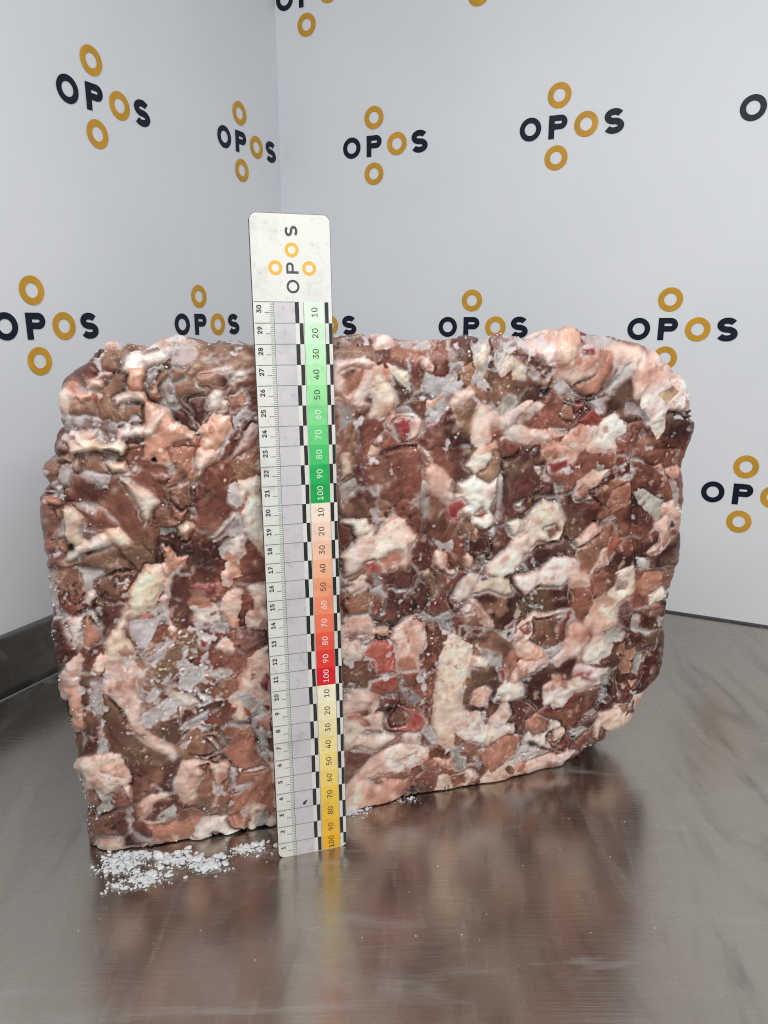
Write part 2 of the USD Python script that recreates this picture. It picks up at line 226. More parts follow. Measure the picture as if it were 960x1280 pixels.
PIECES = """m1 218,2699 324,2789 358,2771 303,2747 308,2667 246,2638 194,2632 162,2658
m4 304,2759 359,2780 435,2776 437,2733 404,2697 350,2679 316,2698
f0 302,2667 350,2679 371,2654 357,2629 317,2643
f2 426,2740 464,2767 517,2757 521,2726 596,2763 592,2713 523,2677 468,2671 430,2647 412,2684
f5 443,2665 523,2677 528,2582 501,2551 423,2566 427,2609
i0 535,2676 579,2695 588,2650 548,2607 526,2563 516,2582
f3 132,2640 183,2639 205,2571 257,2563 265,2532 206,2518 169,2553 144,2591
m6 141,2621 175,2621 189,2584 176,2565 144,2597
i1 193,2627 244,2613 246,2570 204,2565 185,2602
f0 247,2644 294,2649 332,2611 323,2580 277,2588 249,2601
m6 267,2551 302,2550 299,2512 270,2519
m8 147,2510 206,2524 265,2526 266,2475 222,2445 170,2453 144,2479
m8 316,2568 368,2623 423,2641 430,2571 374,2548 375,2491 454,2501 469,2456 422,2406 376,2434 318,2461 299,2512
f1 370,2535 392,2553 435,2565 513,2547 511,2519 455,2508 412,2502 380,2484
f0 82,2549 109,2592 133,2597 133,2517 121,2480 83,2500
i0 108,2468 176,2453 270,2456 309,2429 276,2386 215,2376 167,2365 129,2392 103,2418
f2 129,2392 191,2370 239,2381 183,2345 144,2366
i1 290,2411 334,2441 374,2408 361,2331 305,2321 278,2347
f0 220,2369 269,2386 252,2329 217,2331
f0 72,2350 109,2374 116,2323 86,2318
m3 75,2318 115,2316 118,2284 70,2274
f1 148,2289 222,2324 282,2328 365,2305 360,2253 212,2221 149,2244
m7 525,2782 591,2781 602,2763 523,2760
f6 526,2800 618,2818 772,2802 783,2780 616,2788
f2 522,2751 614,2763 644,2756 617,2706 554,2695 516,2670
i0 620,2750 739,2780 768,2743 758,2692 700,2661 633,2675 648,2712
m1 597,2691 658,2687 620,2675
m4 584,2679 627,2640 564,2575 532,2556
i0 523,2607 559,2670 597,2694 614,2675 576,2650 539,2575
m8 631,2656 719,2667 697,2610 647,2611
m4 751,2673 785,2717 883,2761 1004,2740 1015,2689 955,2663 890,2658 794,2647 749,2641
m0 771,2698 883,2761 907,2735 854,2703
m3 651,2579 724,2635 889,2638 1038,2616 1053,2490 997,2438 905,2441 853,2456 790,2471 792,2405 732,2368 703,2422 664,2502 642,2541
m0 748,2622 889,2645 925,2573 872,2555 758,2577
f1 748,2635 877,2658 949,2673 889,2645 773,2620
m1 704,2526 786,2524 794,2445 751,2374 722,2408
f2 786,2518 820,2559 885,2554 882,2495 853,2456 802,2458
f1 855,2482 889,2515 907,2488 879,2442
m5 915,2520 977,2565 1008,2518 985,2465 911,2441
f2 914,2619 967,2644 999,2630 926,2599
i0 577,2587 623,2624 645,2585 642,2534 664,2502 625,2483 596,2504
m1 631,2476 676,2488 722,2408 731,2348 683,2409
f5 737,2347 827,2437 904,2428 914,2360 870,2268 790,2251 752,2273 768,2320
i0 917,2427 972,2459 1030,2437 982,2385 927,2367
m1 897,2294 981,2378 1008,2384 907,2225 861,2227
m0 935,2244 1052,2314 1059,2154 905,2190
f2 921,2231 1008,2384 1041,2355 1032,2322 962,2263
f3 505,2525 559,2505 613,2477 640,2424 731,2348 728,2301 618,2293 606,2213 481,2226
m3 618,2286 727,2295 735,2213 620,2219
f1 507,2396 581,2471 592,2452 548,2362 503,2351
m8 11,2206 69,2267 135,2277 137,2238 93,2215 83,2170 40,2153
i0 83,2228 124,2232 149,2185 130,2108 94,2110 64,2158
m1 163,2263 192,2261 178,2177 156,2192
m4 198,2261 289,2269 329,2175 268,2175 198,2202
i1 302,2282 361,2265 357,2220 309,2223
f4 285,2230 395,2231 402,2164 328,2168
i0 178,2177 328,2165 286,2105 244,2114 194,2157
m1 164,2152 240,2134 292,2098 260,2019 213,2036 166,2059
m3 315,2156 371,2092 448,1965 492,1864 468,1809 411,1822 353,1882 292,1963
f1 362,2126 426,2149 492,2118 541,2013 499,1968 461,1887 436,1965
m3 388,2145 501,2158 549,2115 541,2013 495,2071 422,2103
m0 151,2027 210,2003 262,1978 319,1920 334,1877 229,1886 182,1910 182,1971
f1 77,1999 132,2015 181,1957 164,1911 144,1893 150,1824 111,1806 77,1884
i0 147,2040 183,2045 240,2000 227,1988 163,2019
m7 151,1899 228,1872 237,1844 193,1827 158,1844
f4 260,1890 335,1891 404,1815 414,1772 349,1757 273,1820
f2 201,1847 263,1855 296,1797 244,1774 187,1765 128,1729 66,1714 49,1730 120,1771
m3 -21,2019 25,2016 36,1955 18,1889 -16,1859 -37,1881
b2 -11,2117 25,2121 69,2099 62,2086 -2,2090
f3 -4,2071 33,2088 77,2059 66,2013 15,2030
m5 18,1835 55,1846 79,1782 58,1756 30,1780
d0 72,1803 105,1807 102,1773 80,1767
i0 41,1942 67,1966 67,1845 26,1855
m0 34,1703 128,1722 218,1762 306,1775 325,1703 282,1643 137,1566 28,1641
m3 355,1749 421,1786 418,1744 347,1729
d0 510,2232 527,2243 541,2227 521,2214
m5 586,2281 726,2274 706,2057 686,1954 630,1895 588,1954 567,2100 615,2145 600,2213
m4 578,2086 690,2113 695,1988 634,1951 586,2010
m0 720,2070 777,2156 892,2184 921,2092 884,2024 921,1958 911,1901 841,1857 791,1810 733,1851 711,1931
i0 887,2080 921,2092 948,1963 920,1943 882,1982
m4 893,2198 1050,2259 1053,2147 968,2089 928,2099
f1 928,2092 1037,2113 1059,1976 1054,1669 1021,1717 982,1794 947,1927
i0 847,1835 926,1929 948,1804 912,1778 852,1812
m6 934,1936 1000,2038 976,1968 946,1920
f2 739,2267 869,2261 840,2208 772,2163 735,2103 717,2125
m1 738,1829 783,1789 912,1923 911,1887 801,1752
m1 769,1769 873,1818 885,1780 814,1736
m2 565,1808 666,1835 738,1829 801,1737 838,1667 792,1590 618,1608 604,1705
i0 800,1722 856,1761 877,1774 868,1716 832,1683
m0 966,1751 1054,1662 1056,1541 944,1552 934,1658
f1 877,1774 940,1776 957,1700 921,1667 868,1716
f3 832,1683 868,1716 920,1659 899,1639
f0 850,1644 933,1643 930,1576 861,1583
i2 525,1882 621,1860 607,1840 534,1832
f1 622,1874 682,1884 707,1867 663,1792 624,1803
m4 518,1959 594,1940 622,1881 532,1882
f3 530,1776 576,1779 605,1711 664,1699 627,1651 584,1612 552,1615 544,1696
i1 677,1968 714,1973 714,1924 682,1933
m0 33,1697 138,1700 141,1608 130,1552 100,1506 114,1454 50,1440 17,1480 2,1574
m0 191,1610 296,1656 327,1574 321,1502 268,1486 196,1531
i0 142,1679 254,1681 238,1640 192,1617 175,1569 142,1558 142,1622
f1 142,1551 193,1567 214,1521 268,1486 243,1486 183,1525 172,1476 99,1492
m1 172,1469 194,1509 299,1475 299,1394 230,1344 208,1310 204,1406
f1 287,1621 306,1626 309,1590 349,1607 340,1572 301,1569
m5 126,1459 157,1449 206,1355 192,1282 134,1268 104,1294
f1 151,1449 181,1438 206,1362 192,1349 154,1412
f2 19,1436 112,1439 120,1395 80,1371 65,1277 41,1354
m2 -33,1414 9,1409 52,1279 -1,1183 -23,1215
i0 -31,1717 9,1699 4,1538 26,1450 -17,1448 -28,1577
i0 349,1373 442,1384 496,1393 470,1321 424,1243 386,1173 354,1268 333,1338
m0 385,1157 490,1311 482,1205 419,1168
f7 438,1670 515,1662 502,1481 458,1427 345,1396 311,1304 362,1206 344,1148 239,1148 201,1168 204,1273 269,1354 322,1443 375,1532 436,1562
f0 196,1184 345,1163 379,1081 355,960 198,985 199,1070
b1 383,1392 478,1425 489,1401 422,1379
m1 120,1262 176,1247 144,1177 101,1130 69,1128 86,1170
f0 14,1210 81,1245 101,1198 78,1156 51,1009 -12,1019
m1 61,1113 124,1097 115,998 57,1008
i0 115,1075 181,1080 172,989 121,998
f0 157,1175 187,1223 203,1183 185,1125 140,1132
d0 163,1106 180,1115 187,1094 167,1082
f7 439,1685 508,1678 538,1614 525,1538 431,1407 361,1400 344,1527
m1 556,1573 609,1622 670,1577 658,1507 632,1431 654,1332 588,1316 541,1354
m2 682,1646 818,1632 813,1546 741,1554 677,1576
f0 541,1660 576,1656 556,1565 538,1362 572,1293 550,1288 522,1388
b2 667,1538 740,1538 813,1546 818,1497 764,1456 708,1494
m5 641,1462 708,1494 757,1456 769,1406 717,1397 653,1428
f1 648,1340 687,1392 746,1393 757,1335 718,1291
m7 674,1288 755,1295 766,1235 693,1245
b2 685,1230 744,1230 726,1174 682,1189
f0 816,1601 875,1603 857,1533 827,1529
f2 853,1461 921,1486 909,1390 877,1353 850,1397
m0 921,1486 974,1480 955,1409 917,1397
f2 967,1489 1059,1511 1054,1389 985,1389
f1 946,1361 1015,1369 1050,1282 1025,1243 981,1299
f3 791,1404 848,1365 898,1317 902,1243 858,1256 832,1334
i1 778,1308 852,1290 842,1250 776,1267
m8 417,1127 572,1285 649,1251 659,1167 610,1091 532,1019 472,1003 426,1060
i0 410,1128 540,1241 554,1239 444,1115
m5 399,1171 572,1285 585,1267 472,1193 410,1137
m1 530,1003 659,1167 671,1132 630,1071 559,990
m0 666,1166 778,1167 865,1113 832,1042 697,1061 639,1087
m7 868,1172 933,1255 1048,1240 1052,1155 927,1113
f1 771,1177 824,1186 875,1154 821,1136
m4 654,975 710,1026 783,989 828,974 794,910 733,903 673,921
i0 566,988 683,1080 704,1060 686,1004 616,955
i0 710,1026 832,1050 860,1012 799,996
f0 898,981 1011,1084 1049,1070 1039,801 945,816 902,902
b2 982,950 1031,995 1054,974 1041,862 995,896
m1 558,973 638,952 694,892 670,861
f2 459,921 513,955 621,929 670,861 463,870
f3 -5,1063 72,1051 68,933 83,818 14,797 9,943
m1 79,1050 125,1043 107,926 72,908
m1 98,904 147,847 149,724 95,651 48,726 76,811
m3 14,797 64,756 45,702 20,723
m1 169,940 222,924 274,809 376,674 470,589 503,548 505,355 439,360 358,447 253,562 205,647 169,786
m0 377,963 544,928 499,903 391,871
i0 367,842 484,889 542,888 538,830 411,768 375,766
m1 389,755 536,805 526,664 476,673
f0 191,1033 319,1013 368,932 369,768 502,634 518,536 462,590 361,676 299,771 258,861 210,950
i0 125,1043 178,1035 153,838 180,685 169,637 115,647 150,732 147,847 106,911
f0 24,623 107,641 231,625 272,533 273,455 183,405 35,453 4,560
f5 121,563 186,588 266,542 247,486 139,533
m1 53,432 109,360 87,339 62,379
i0 88,433 182,388 156,333 188,291 128,260 64,249 63,310 122,340
m3 157,341 228,430 238,376 261,310 202,296
f0 228,430 271,430 279,359 254,312 237,368
m1 279,446 331,470 432,370 366,358 289,304 271,352
m1 259,293 289,304 334,321 502,303 480,-19 406,8 301,88 255,161
f1 288,295 366,358 452,340 479,299 398,298 357,245 316,183 490,125 487,89 348,121 295,197
i0 373,170 437,236 498,250 492,161 394,147
m1 34,229 65,257 128,260 188,291 231,211 216,116 128,101 80,113 21,162
f2 53,128 186,105 209,28 340,23 308,-5 120,13 68,62
f4 92,92 150,105 168,64 208,19 107,21
m2 230,113 341,33 288,18 209,37
i0 234,157 301,88 407,17 383,4 277,66
i1 -14,581 23,540 33,436 64,326 35,316 -5,461
m5 562,630 664,673 827,706 928,679 969,527 1037,375 1052,115 990,32 876,58 766,130 804,235 859,392 770,519 676,501 565,558
m4 569,628 664,673 756,683 804,567 693,534 587,554
f1 677,653 723,653 772,546 748,541
f1 876,407 989,422 1021,397 891,385
i0 538,722 586,765 710,814 707,762 614,734
m1 562,856 674,854 788,844 710,814 556,762
m0 699,763 787,836 864,815 844,730 749,693
f4 838,766 894,801 930,715 858,701
f0 502,409 562,514 647,525 706,477 664,422 621,357 513,343
m6 644,471 706,472 672,429
m8 622,366 686,408 776,325 787,220 688,157 621,228
f1 712,457 783,453 813,429 811,383 761,347 741,267 729,186 673,179 726,270 714,347
i0 789,276 813,429 853,430 831,314 920,323 910,279 804,254
f1 864,156 931,189 1011,143 960,97 923,-2 890,6 911,98
i0 935,92 1028,139 990,22 939,4
m5 764,92 847,140 893,73 873,-9 793,28
f2 604,72 670,132 748,105 793,18 872,-19 742,-8 673,46 601,25
f0 526,322 612,341 599,260 539,282
m6 688,33 736,12 726,-14 687,5
m5 509,187 590,225 656,154 612,89 552,-2 472,-21 353,36 361,146 438,147
i0 378,170 491,256 505,225 493,163 407,145
i0 935,660 947,765 989,820 1042,740 1014,637 1024,480 1046,420 1007,464 965,610
f3 986,732 1034,751 1038,642 998,640 976,689
i1 867,875 945,871 989,811 940,776 895,818
m7 1465,2809 1592,2838 1670,2828 1662,2788 1556,2788
f2 1670,2828 1749,2828 1779,2794 1699,2781
m8 1464,2763 1584,2762 1598,2721 1484,2702
f0 1463,2696 1605,2721 1662,2652 1662,2583 1589,2460 1553,2496 1532,2518 1468,2587
m5 1469,2622 1540,2668 1612,2660 1612,2584 1553,2531 1517,2504 1504,2587
f2 1553,2496 1626,2653 1662,2639 1648,2549 1589,2467
f4 1662,2666 1713,2679 1758,2568 1796,2468 1774,2412 1700,2379 1648,2409 1677,2549
m5 1714,2651 1765,2644 1780,2560 1736,2582
m1 1743,2720 1786,2781 1838,2753 1861,2677 1862,2621 1787,2657
m2 1780,2567 1848,2537 1863,2494 1826,2467 1795,2517
f4 1721,2686 1847,2621 1871,2523 1840,2552 1772,2623
m0 1853,2725 1905,2759 1950,2731 1922,2655 1915,2557 1892,2593 1862,2593
i0 1786,2814 1956,2814 1965,2752 1875,2760 1815,2780
m3 1874,2801 1911,2800 1904,2780 1875,2780
m0 1964,2814 2115,2813 2123,2574 2044,2604 1982,2661
f0 1913,2704 1966,2703 1997,2640 1944,2655
i0 1952,2627 2044,2597 2123,2567 2126,2480 2034,2381 1958,2326 1956,2435 2001,2491 1879,2494 1893,2529 1939,2535
m1 1841,2452 1939,2492 2001,2491 1941,2399 1895,2386
f3 1963,2478 2017,2483 2062,2518 2070,2496 2002,2441 1956,2435
i1 1789,2440 1864,2445 1895,2394 1789,2405
f2 1722,2357 1789,2405 1895,2401 1942,2348 1928,2276 1851,2243 1821,2237 1790,2275
b0 1767,2362 1819,2389 1880,2372 1881,2307 1836,2243 1805,2267 1782,2311
i1 1467,2478 1560,2433 1552,2363 1487,2337 1466,2416
m4 1472,2331 1560,2377 1566,2234 1536,2193 1470,2196
m0 1567,2384 1729,2371 1677,2280 1640,2245 1588,2190 1581,2305
m0 1647,2245 1760,2305 1805,2237 1929,2239 1930,2172 1700,2184
m1 1958,2333 2035,2374 2080,2431 2128,2400 2136,2132 1985,2140 1944,2246
f2 1647,2252 1692,2228 1692,2185 1625,2188
f2 1936,2231 1976,2200 2001,2139 1954,2149
m1 2070,2806 2147,2792 2218,2750 2220,2700 2158,2687 2071,2744
i1 2072,2723 2134,2694 2159,2644 2121,2617 2073,2674
m5 2151,2659 2228,2693 2279,2607 2298,2534 2309,2453 2253,2469 2218,2543 2154,2573
f4 2225,2764 2304,2778 2316,2671 2280,2592 2229,2658
m1 2313,2749 2346,2713 2357,2663 2324,2663
m0 2288,2592 2343,2606 2353,2569 2316,2497
i0 2319,2784 2423,2791 2417,2741 2390,2641 2367,2627 2346,2727
m5 2316,2482 2353,2569 2385,2568 2424,2450 2385,2407 2335,2430
f2 2390,2641 2429,2676 2438,2647 2400,2605
i1 2401,2734 2464,2777 2498,2748 2418,2713
f2 2472,2777 2678,2768 2715,2709 2685,2673 2615,2718 2498,2748
m1 2493,2690 2515,2726 2582,2711 2658,2688 2638,2622 2561,2646
f4 2420,2684 2469,2683 2528,2646 2541,2572 2458,2574 2447,2640
i0 2538,2617 2621,2615 2623,2578 2591,2571
m0 2434,2575 2557,2572 2601,2534 2513,2484 2429,2509
m2 2513,2484 2601,2541 2664,2473 2598,2460
f0 2713,2738 2779,2760 2801,2694 2736,2658
f0 2723,2606 2857,2634 2865,2543 2795,2560
i0 2702,2532 2732,2599 2859,2506 2873,2437 2767,2470
d0 2627,2519 2702,2532 2680,2480 2646,2488
m0 2681,2465 2792,2477 2805,2416 2722,2380 2677,2412
m0 2538,2334 2635,2398 2738,2395 2735,2318 2651,2283
i2 2430,2494 2488,2485 2498,2448 2428,2375 2403,2376
f1 2422,2323 2564,2461 2598,2460 2471,2343 2432,2292
f1 2521,2341 2558,2416 2614,2459 2658,2428 2653,2382 2610,2399 2570,2355 2531,2311
f2 2449,2269 2531,2311 2694,2282 2714,2242 2612,2223 2580,2186 2477,2222
m0 2428,2208 2477,2222 2598,2170 2619,2114 2448,2123
f0 2228,2278 2269,2454 2311,2409 2347,2333 2326,2251 2247,2202
m4 2112,2415 2236,2477 2270,2447 2219,2293 2162,2325
f0 2095,2452 2124,2516 2210,2550 2244,2499 2182,2457 2112,2415
m2 2081,2402 2162,2325 2220,2278 2232,2157 2087,2164
m5 2795,2439 2875,2414 2882,2328 2785,2347
f3 2271,2201 2385,2233 2404,2179 2322,2152 2265,2155
m6 2348,2318 2389,2317 2392,2256 2351,2250
i1 2736,2295 2814,2300 2809,2254 2747,2256
f3 2664,2213 2750,2225 2773,2145 2687,2134
m7 2792,2811 2963,2810 3141,2787 3315,2756 3349,2695 3253,2749 3099,2765 2923,2781
i0 2845,2789 2999,2803 3100,2758 3006,2721 2899,2759
m5 2997,2721 3077,2713 3111,2645 3090,2576 3002,2471 2923,2473 2868,2498 2848,2536 2932,2572 2979,2632
f2 2890,2655 2994,2662 2991,2594 2941,2572
b0 2850,2730 2961,2744 2956,2699 2879,2685
f2 2806,2634 2885,2611 2881,2558 2839,2536 2812,2559
i0 3045,2485 3181,2659 3242,2673 3243,2589 3164,2560 3081,2484
f0 3103,2720 3200,2734 3277,2688 3269,2596 3240,2612 3225,2666 3156,2644 3108,2667
f0 3251,2589 3297,2673 3310,2726 3361,2680 3369,2610 3331,2533 3265,2456 3249,2527
m2 3074,2469 3200,2559 3239,2535 3238,2457 3179,2412 3229,2363 3214,2340 3080,2399
f2 3357,2710 3424,2694 3559,2583 3640,2478 3676,2348 3608,2350 3517,2386 3506,2322 3421,2316 3349,2375 3338,2470 3385,2547 3395,2625
f6 3441,2468 3539,2513 3582,2480 3507,2394
i0 2935,2435 3066,2462 3072,2400 3047,2369
b0 2847,2437 2915,2458 2937,2412 2878,2375
m6 2899,2327 2981,2410 3050,2338 3027,2292 2946,2302
i1 3205,2427 3270,2417 3412,2317 3378,2278 3295,2353 3211,2364
f2 3424,2292 3507,2313 3505,2249 3454,2202
m1 3286,2177 3425,2203 3496,2167 3498,2068 3287,2079
m2 3501,2208 3536,2312 3628,2342 3700,2315 3713,2223 3642,2085 3495,2093
f2 3015,2221 3060,2330 3148,2358 3208,2300 3233,2236 3175,2174 3181,2109 2977,2143
f0 2839,2205 2931,2264 2988,2230 2914,2146 2845,2126
m0 3172,2206 3241,2251 3275,2104 3181,2109
i0 3323,2272 3372,2246 3378,2197 3330,2207
f4 1478,2217 1544,2214 1550,2097 1483,2050
m0 1617,2108 1722,2205 1852,2221 1936,2217 1948,2021 1886,1941 1824,1923 1731,1937 1692,2015 1624,2034
m1 1565,2089 1602,2094 1617,2020 1579,2029
i0 1476,2014 1557,2075 1565,2016 1481,1910
m1 1496,1901 1572,2008 1617,2012 1685,1933 1655,1905 1609,1863 1548,1837
i0 1617,2020 1692,2022 1693,1970 1662,1979
i0 1639,1898 1685,1903 1708,1825 1662,1805
m4 1685,1933 1731,1929 1762,1882 1755,1806 1701,1833
m0 1793,1887 1839,1952 1887,1926 1927,1831 1928,1761 1873,1734 1824,1847
f2 1473,1828 1533,1846 1639,1815 1639,1769 1547,1731 1518,1779
m1 1473,1820 1525,1793 1540,1731 1501,1681 1471,1691
f1 1478,1645 1540,1716 1639,1769 1639,1660 1554,1559 1477,1528
f0 1670,1704 1708,1802 1778,1850 1825,1816 1889,1732 1873,1695 1732,1683 1678,1673
f1 1662,1658 1873,1703 1905,1715 1844,1546 1717,1511 1646,1589
m5 1693,1577 1779,1648 1819,1620 1811,1573 1725,1542
b1 1600,1578 1654,1597 1717,1519 1701,1497 1607,1507
i1 1934,1946 1963,2050 1988,1988 1984,1803 1952,1790
i0 1887,1918 1949,1937 1927,1862
f2 1954,2096 2009,2109 2049,2099 2131,2025 2094,1912 1997,1957 1963,2020
m1 1991,2214 2134,2207 2139,2025 2025,2137
f2 1937,2202 1976,2185 2001,2116 1961,2134
m4 1975,1858 2014,1894 2039,1854 2008,1817
m0 2001,1755 2072,1820 2106,1778 2084,1668 2018,1706
b1 2087,1858 2143,1893 2147,1782 2106,1794
m7 1929,1729 1967,1836 1992,1787 1978,1694
m0 1898,1653 1954,1679 1996,1596 1973,1534 1899,1557
f0 2012,1602 2087,1571 2089,1506 2157,1450 2090,1473 2022,1529
i0 2002,1707 2068,1654 2125,1673 2136,1591 2053,1607
m1 1732,1510 1803,1550 1860,1529 1860,1481
m1 2086,2210 2239,2202 2202,2098 2212,2036 2148,2001 2090,2058
m4 2294,2039 2414,2148 2427,2054 2362,1996
f3 2248,2179 2288,2200 2395,2195 2355,2159 2306,2153 2267,2102
f2 2194,2083 2240,2164 2298,2154 2338,2175 2365,2135 2326,2068 2269,2048
f2 2156,1993 2270,2032 2355,1973 2411,2032 2407,1938 2336,1832 2389,1771 2341,1719 2264,1749 2270,1813 2201,1881 2166,1946
m5 2262,1797 2310,1849 2346,1807 2313,1786
b0 2095,1880 2183,1914 2218,1872 2170,1836 2180,1788 2122,1784 2097,1818
m1 2432,2116 2507,2135 2546,2188 2626,2137 2669,2001 2614,1908 2600,1861 2513,1859 2484,1772 2459,1750 2430,1817 2457,1958
i0 2419,2047 2462,2021 2453,1879 2415,1778 2405,1802
f2 2629,2082 2665,2064 2668,2016
m2 2648,1930 2697,1983 2769,1954 2738,1891
f0 2685,2165 2841,2173 2896,2147 2883,2100 2758,2107
b0 2705,2109 2759,2098 2864,2109 2868,2053 2790,2025 2737,2028
m0 2720,2029 2880,2020 2910,1978 2812,1975
i1 2777,1970 2858,1957 2847,1868 2798,1912
f2 2668,2016 2749,1991 2706,1982
m2 2677,1880 2729,1892 2777,1831 2707,1820
f1 2647,1800 2721,1877 2804,1830 2876,1717 2848,1610 2759,1592 2703,1614 2671,1700
f1 2367,1503 2503,1565 2609,1705 2641,1760 2679,1716 2678,1591 2578,1483 2448,1437 2387,1452
m5 2734,1686 2804,1714 2835,1661 2784,1624
m2 2639,1502 2697,1573 2759,1584 2885,1598 2899,1546 2819,1502 2731,1459
f2 2716,1427 2801,1504 2884,1496 2952,1455 2959,1367 2736,1390
m1 2387,1642 2468,1733 2466,1602 2392,1534
m2 2208,1690 2257,1726 2360,1677 2381,1577 2330,1573 2292,1658 2251,1654 2228,1591
m0 2125,1664 2166,1701 2224,1704 2211,1592 2153,1573
f1 2212,1568 2228,1582 2264,1530 2239,1524
i0 2367,1709 2409,1730 2411,1672 2387,1642
i1 2297,1551 2347,1571 2367,1503 2316,1492
i1 2578,1474 2622,1479 2661,1432 2617,1411
f2 2514,1850 2590,1877 2566,1839 2532,1833
f1 2467,1749 2537,1752 2591,1706 2523,1679
m2 3298,2152 3645,2135 3596,2062 3464,2028 3315,2086
m0 2963,2096 3096,2137 3245,2122 3278,2071 3170,2036 3078,2033 2944,2008
f2 2946,1975 3023,2036 3088,2016 3152,2028 3095,1942 3016,1897 3040,1846 2947,1853
m5 2917,1888 2977,1941 3026,1897 3002,1849 2939,1845
m2 3104,1950 3243,2048 3288,2070 3307,1978 3178,1953
i0 3198,2034 3251,2064 3237,2016
i0 3177,1961 3251,1973 3306,1987 3300,1954
m1 3054,1895 3125,1923 3153,1822 3108,1808
m5 3145,1814 3174,1895 3264,1931 3313,1919 3312,1844 3261,1780 3179,1752
m1 2886,1824 3050,1829 3111,1774 3024,1705 2949,1610 2902,1614
m2 3213,1690 3322,1835 3341,1662 3297,1614
f0 2950,1601 3052,1703 3109,1690 3124,1629 3035,1577 2970,1574
i0 3100,1690 3180,1735 3210,1716 3131,1662
m4 3032,1508 3108,1596 3197,1666 3193,1606 3117,1500 3055,1454
m1 3317,2061 3454,2028 3591,1945 3627,1814 3550,1794 3426,1853 3333,1910
i2 3329,1860 3393,1889 3529,1812 3569,1801 3536,1665 3429,1742 3355,1799
f1 3552,1776 3659,1794 3659,1716 3577,1731
m1 3340,1757 3418,1751 3497,1659 3475,1591 3356,1609
f0 3565,1997 3632,2010 3637,1967 3601,1944
i0 3581,1945 3622,1934 3680,1862 3680,1714 3627,1814
f2 3508,1649 3586,1661 3591,1536 3547,1487 3470,1459 3556,1584
m2 3484,1511 3504,1597 3557,1575 3554,1513
m6 3622,1613 3680,1627 3677,1574 3639,1559
m2 3473,1432 3607,1491 3661,1459 3646,1415 3573,1350 3499,1384
i0 3402,1447 3483,1439 3502,1357 3432,1355
m3 3445,1327 3522,1355 3626,1326 3630,1298
m2 3213,1395 3302,1562 3373,1538 3396,1421 3263,1372
f1 3237,1348 3387,1404 3406,1321
m6 3174,1504 3194,1589 3301,1579 3230,1516 3190,1432
f0 3146,1497 3173,1512 3182,1415 3162,1426
m4 1482,1345 1623,1457 1654,1390 1638,1278 1513,1261
m6 1480,1150 1622,1132 1637,1096 1495,1123
m9 1582,1029 1670,1100 1783,1077 1792,999 1809,868 1678,870 1670,974
m9 1637,842 1809,859 1810,754 1703,745 1629,791
f1 1480,1109 1582,1104 1573,996 1494,1007
m1 1534,1002 1637,978 1645,909 1564,879 1517,937
f0 1782,1161 1880,1207 1972,1162 1990,1083 1950,986 1934,884 1834,873 1800,1006
m0 1972,1154 2082,1097 2094,983 2070,882 1985,868 1976,948 2007,1029
m0 1662,1381 1717,1358 1709,1269 1646,1269
m1 1717,1358 1765,1402 1837,1369 1863,1284 1766,1188 1718,1227
f2 1481,1265 1630,1263 1661,1201 1637,1138 1480,1159
f3 1654,1152 1702,1196 1766,1171 1766,1113 1694,1114
f1 1491,1439 1607,1483 1615,1442 1529,1396
m1 1732,1542 1868,1528 1869,1447 1805,1405 1741,1445
i1 1638,1503 1693,1498 1701,1441 1670,1428
m1 1919,1352 1958,1438 1983,1419 1985,1328 1920,1311
i1 1846,1369 1894,1412 1910,1378 1878,1348
m4 1982,1468 2024,1448 2026,1356 1993,1369
m0 2022,1504 2081,1466 2125,1387 2095,1257 2019,1299 2059,1370
i1 1953,1240 2029,1206 2030,1155 1972,1162
i1 2038,1196 2079,1225 2129,1227 2134,1082 2081,1131
i1 1810,789 1834,829 1852,738 1827,725
m3 1961,819 2054,858 2056,769 1996,761
m0 1818,867 1918,878 1918,825 1877,770 1852,809
f2 2127,1303 2200,1404 2276,1413 2254,1323 2188,1263
m0 2172,1239 2223,1250 2284,1209 2332,1117 2228,1104
f4 2262,1347 2328,1407 2521,1396 2543,1299 2483,1280 2392,1324 2323,1341
m2 2316,1273 2393,1316 2491,1279 2573,1244 2571,1131 2493,1079 2448,1076 2336,1220
f0 2272,1304 2309,1249 2410,1133 2421,1088 2376,1094 2302,1207
f2 2205,1253 2266,1245 2276,1193 2224,1207
m5 2228,1104 2349,1106 2360,1061 2281,1063
m4 2364,973 2422,1053 2478,1002 2499,945 2456,907
i0 2449,1049 2547,1072 2573,1086 2524,986
f0 2558,1027 2609,1091 2680,1126 2687,1010 2652,978
b0 2592,1067 2655,1094 2677,1020 2631,1026
f2 2575,1373 2663,1398 2716,1427 2881,1419 2904,1347 2871,1289 2796,1306 2722,1331 2634,1281 2577,1339
m2 2672,1259 2723,1314 2844,1284 2909,1294 2928,1168 2808,1146 2694,1195
m0 2709,1105 2829,1108 2950,1120 2963,1083 2905,963 2796,905 2690,964 2742,1021
f0 2688,1143 2854,1141 2940,1131 2829,1108 2709,1105
b2 2849,1097 2923,1106 2880,1057
f0 2875,857 2969,1001 2995,915 2907,816 2851,787
f3 2552,974 2671,976 2779,889 2773,835 2623,838 2575,890
f0 2566,718 2626,801 2781,861 2775,798 2648,733
m5 2503,864 2564,919 2578,826 2539,704 2499,765
b1 2452,799 2496,820 2520,716 2483,731
i0 2292,1000 2383,944 2484,894 2479,813 2404,851
f2 2278,896 2376,882 2379,819 2298,849
m1 2272,826 2379,819 2392,726 2331,681 2285,716
m2 2642,679 2758,772 2881,773 2766,660 2770,593 2673,637
f0 2767,631 2860,664 2941,614 3018,631 3026,534 2780,573
f3 2828,716 2885,716 2909,656 2842,658
f2 2495,664 2613,693 2645,622 2562,608 2497,618
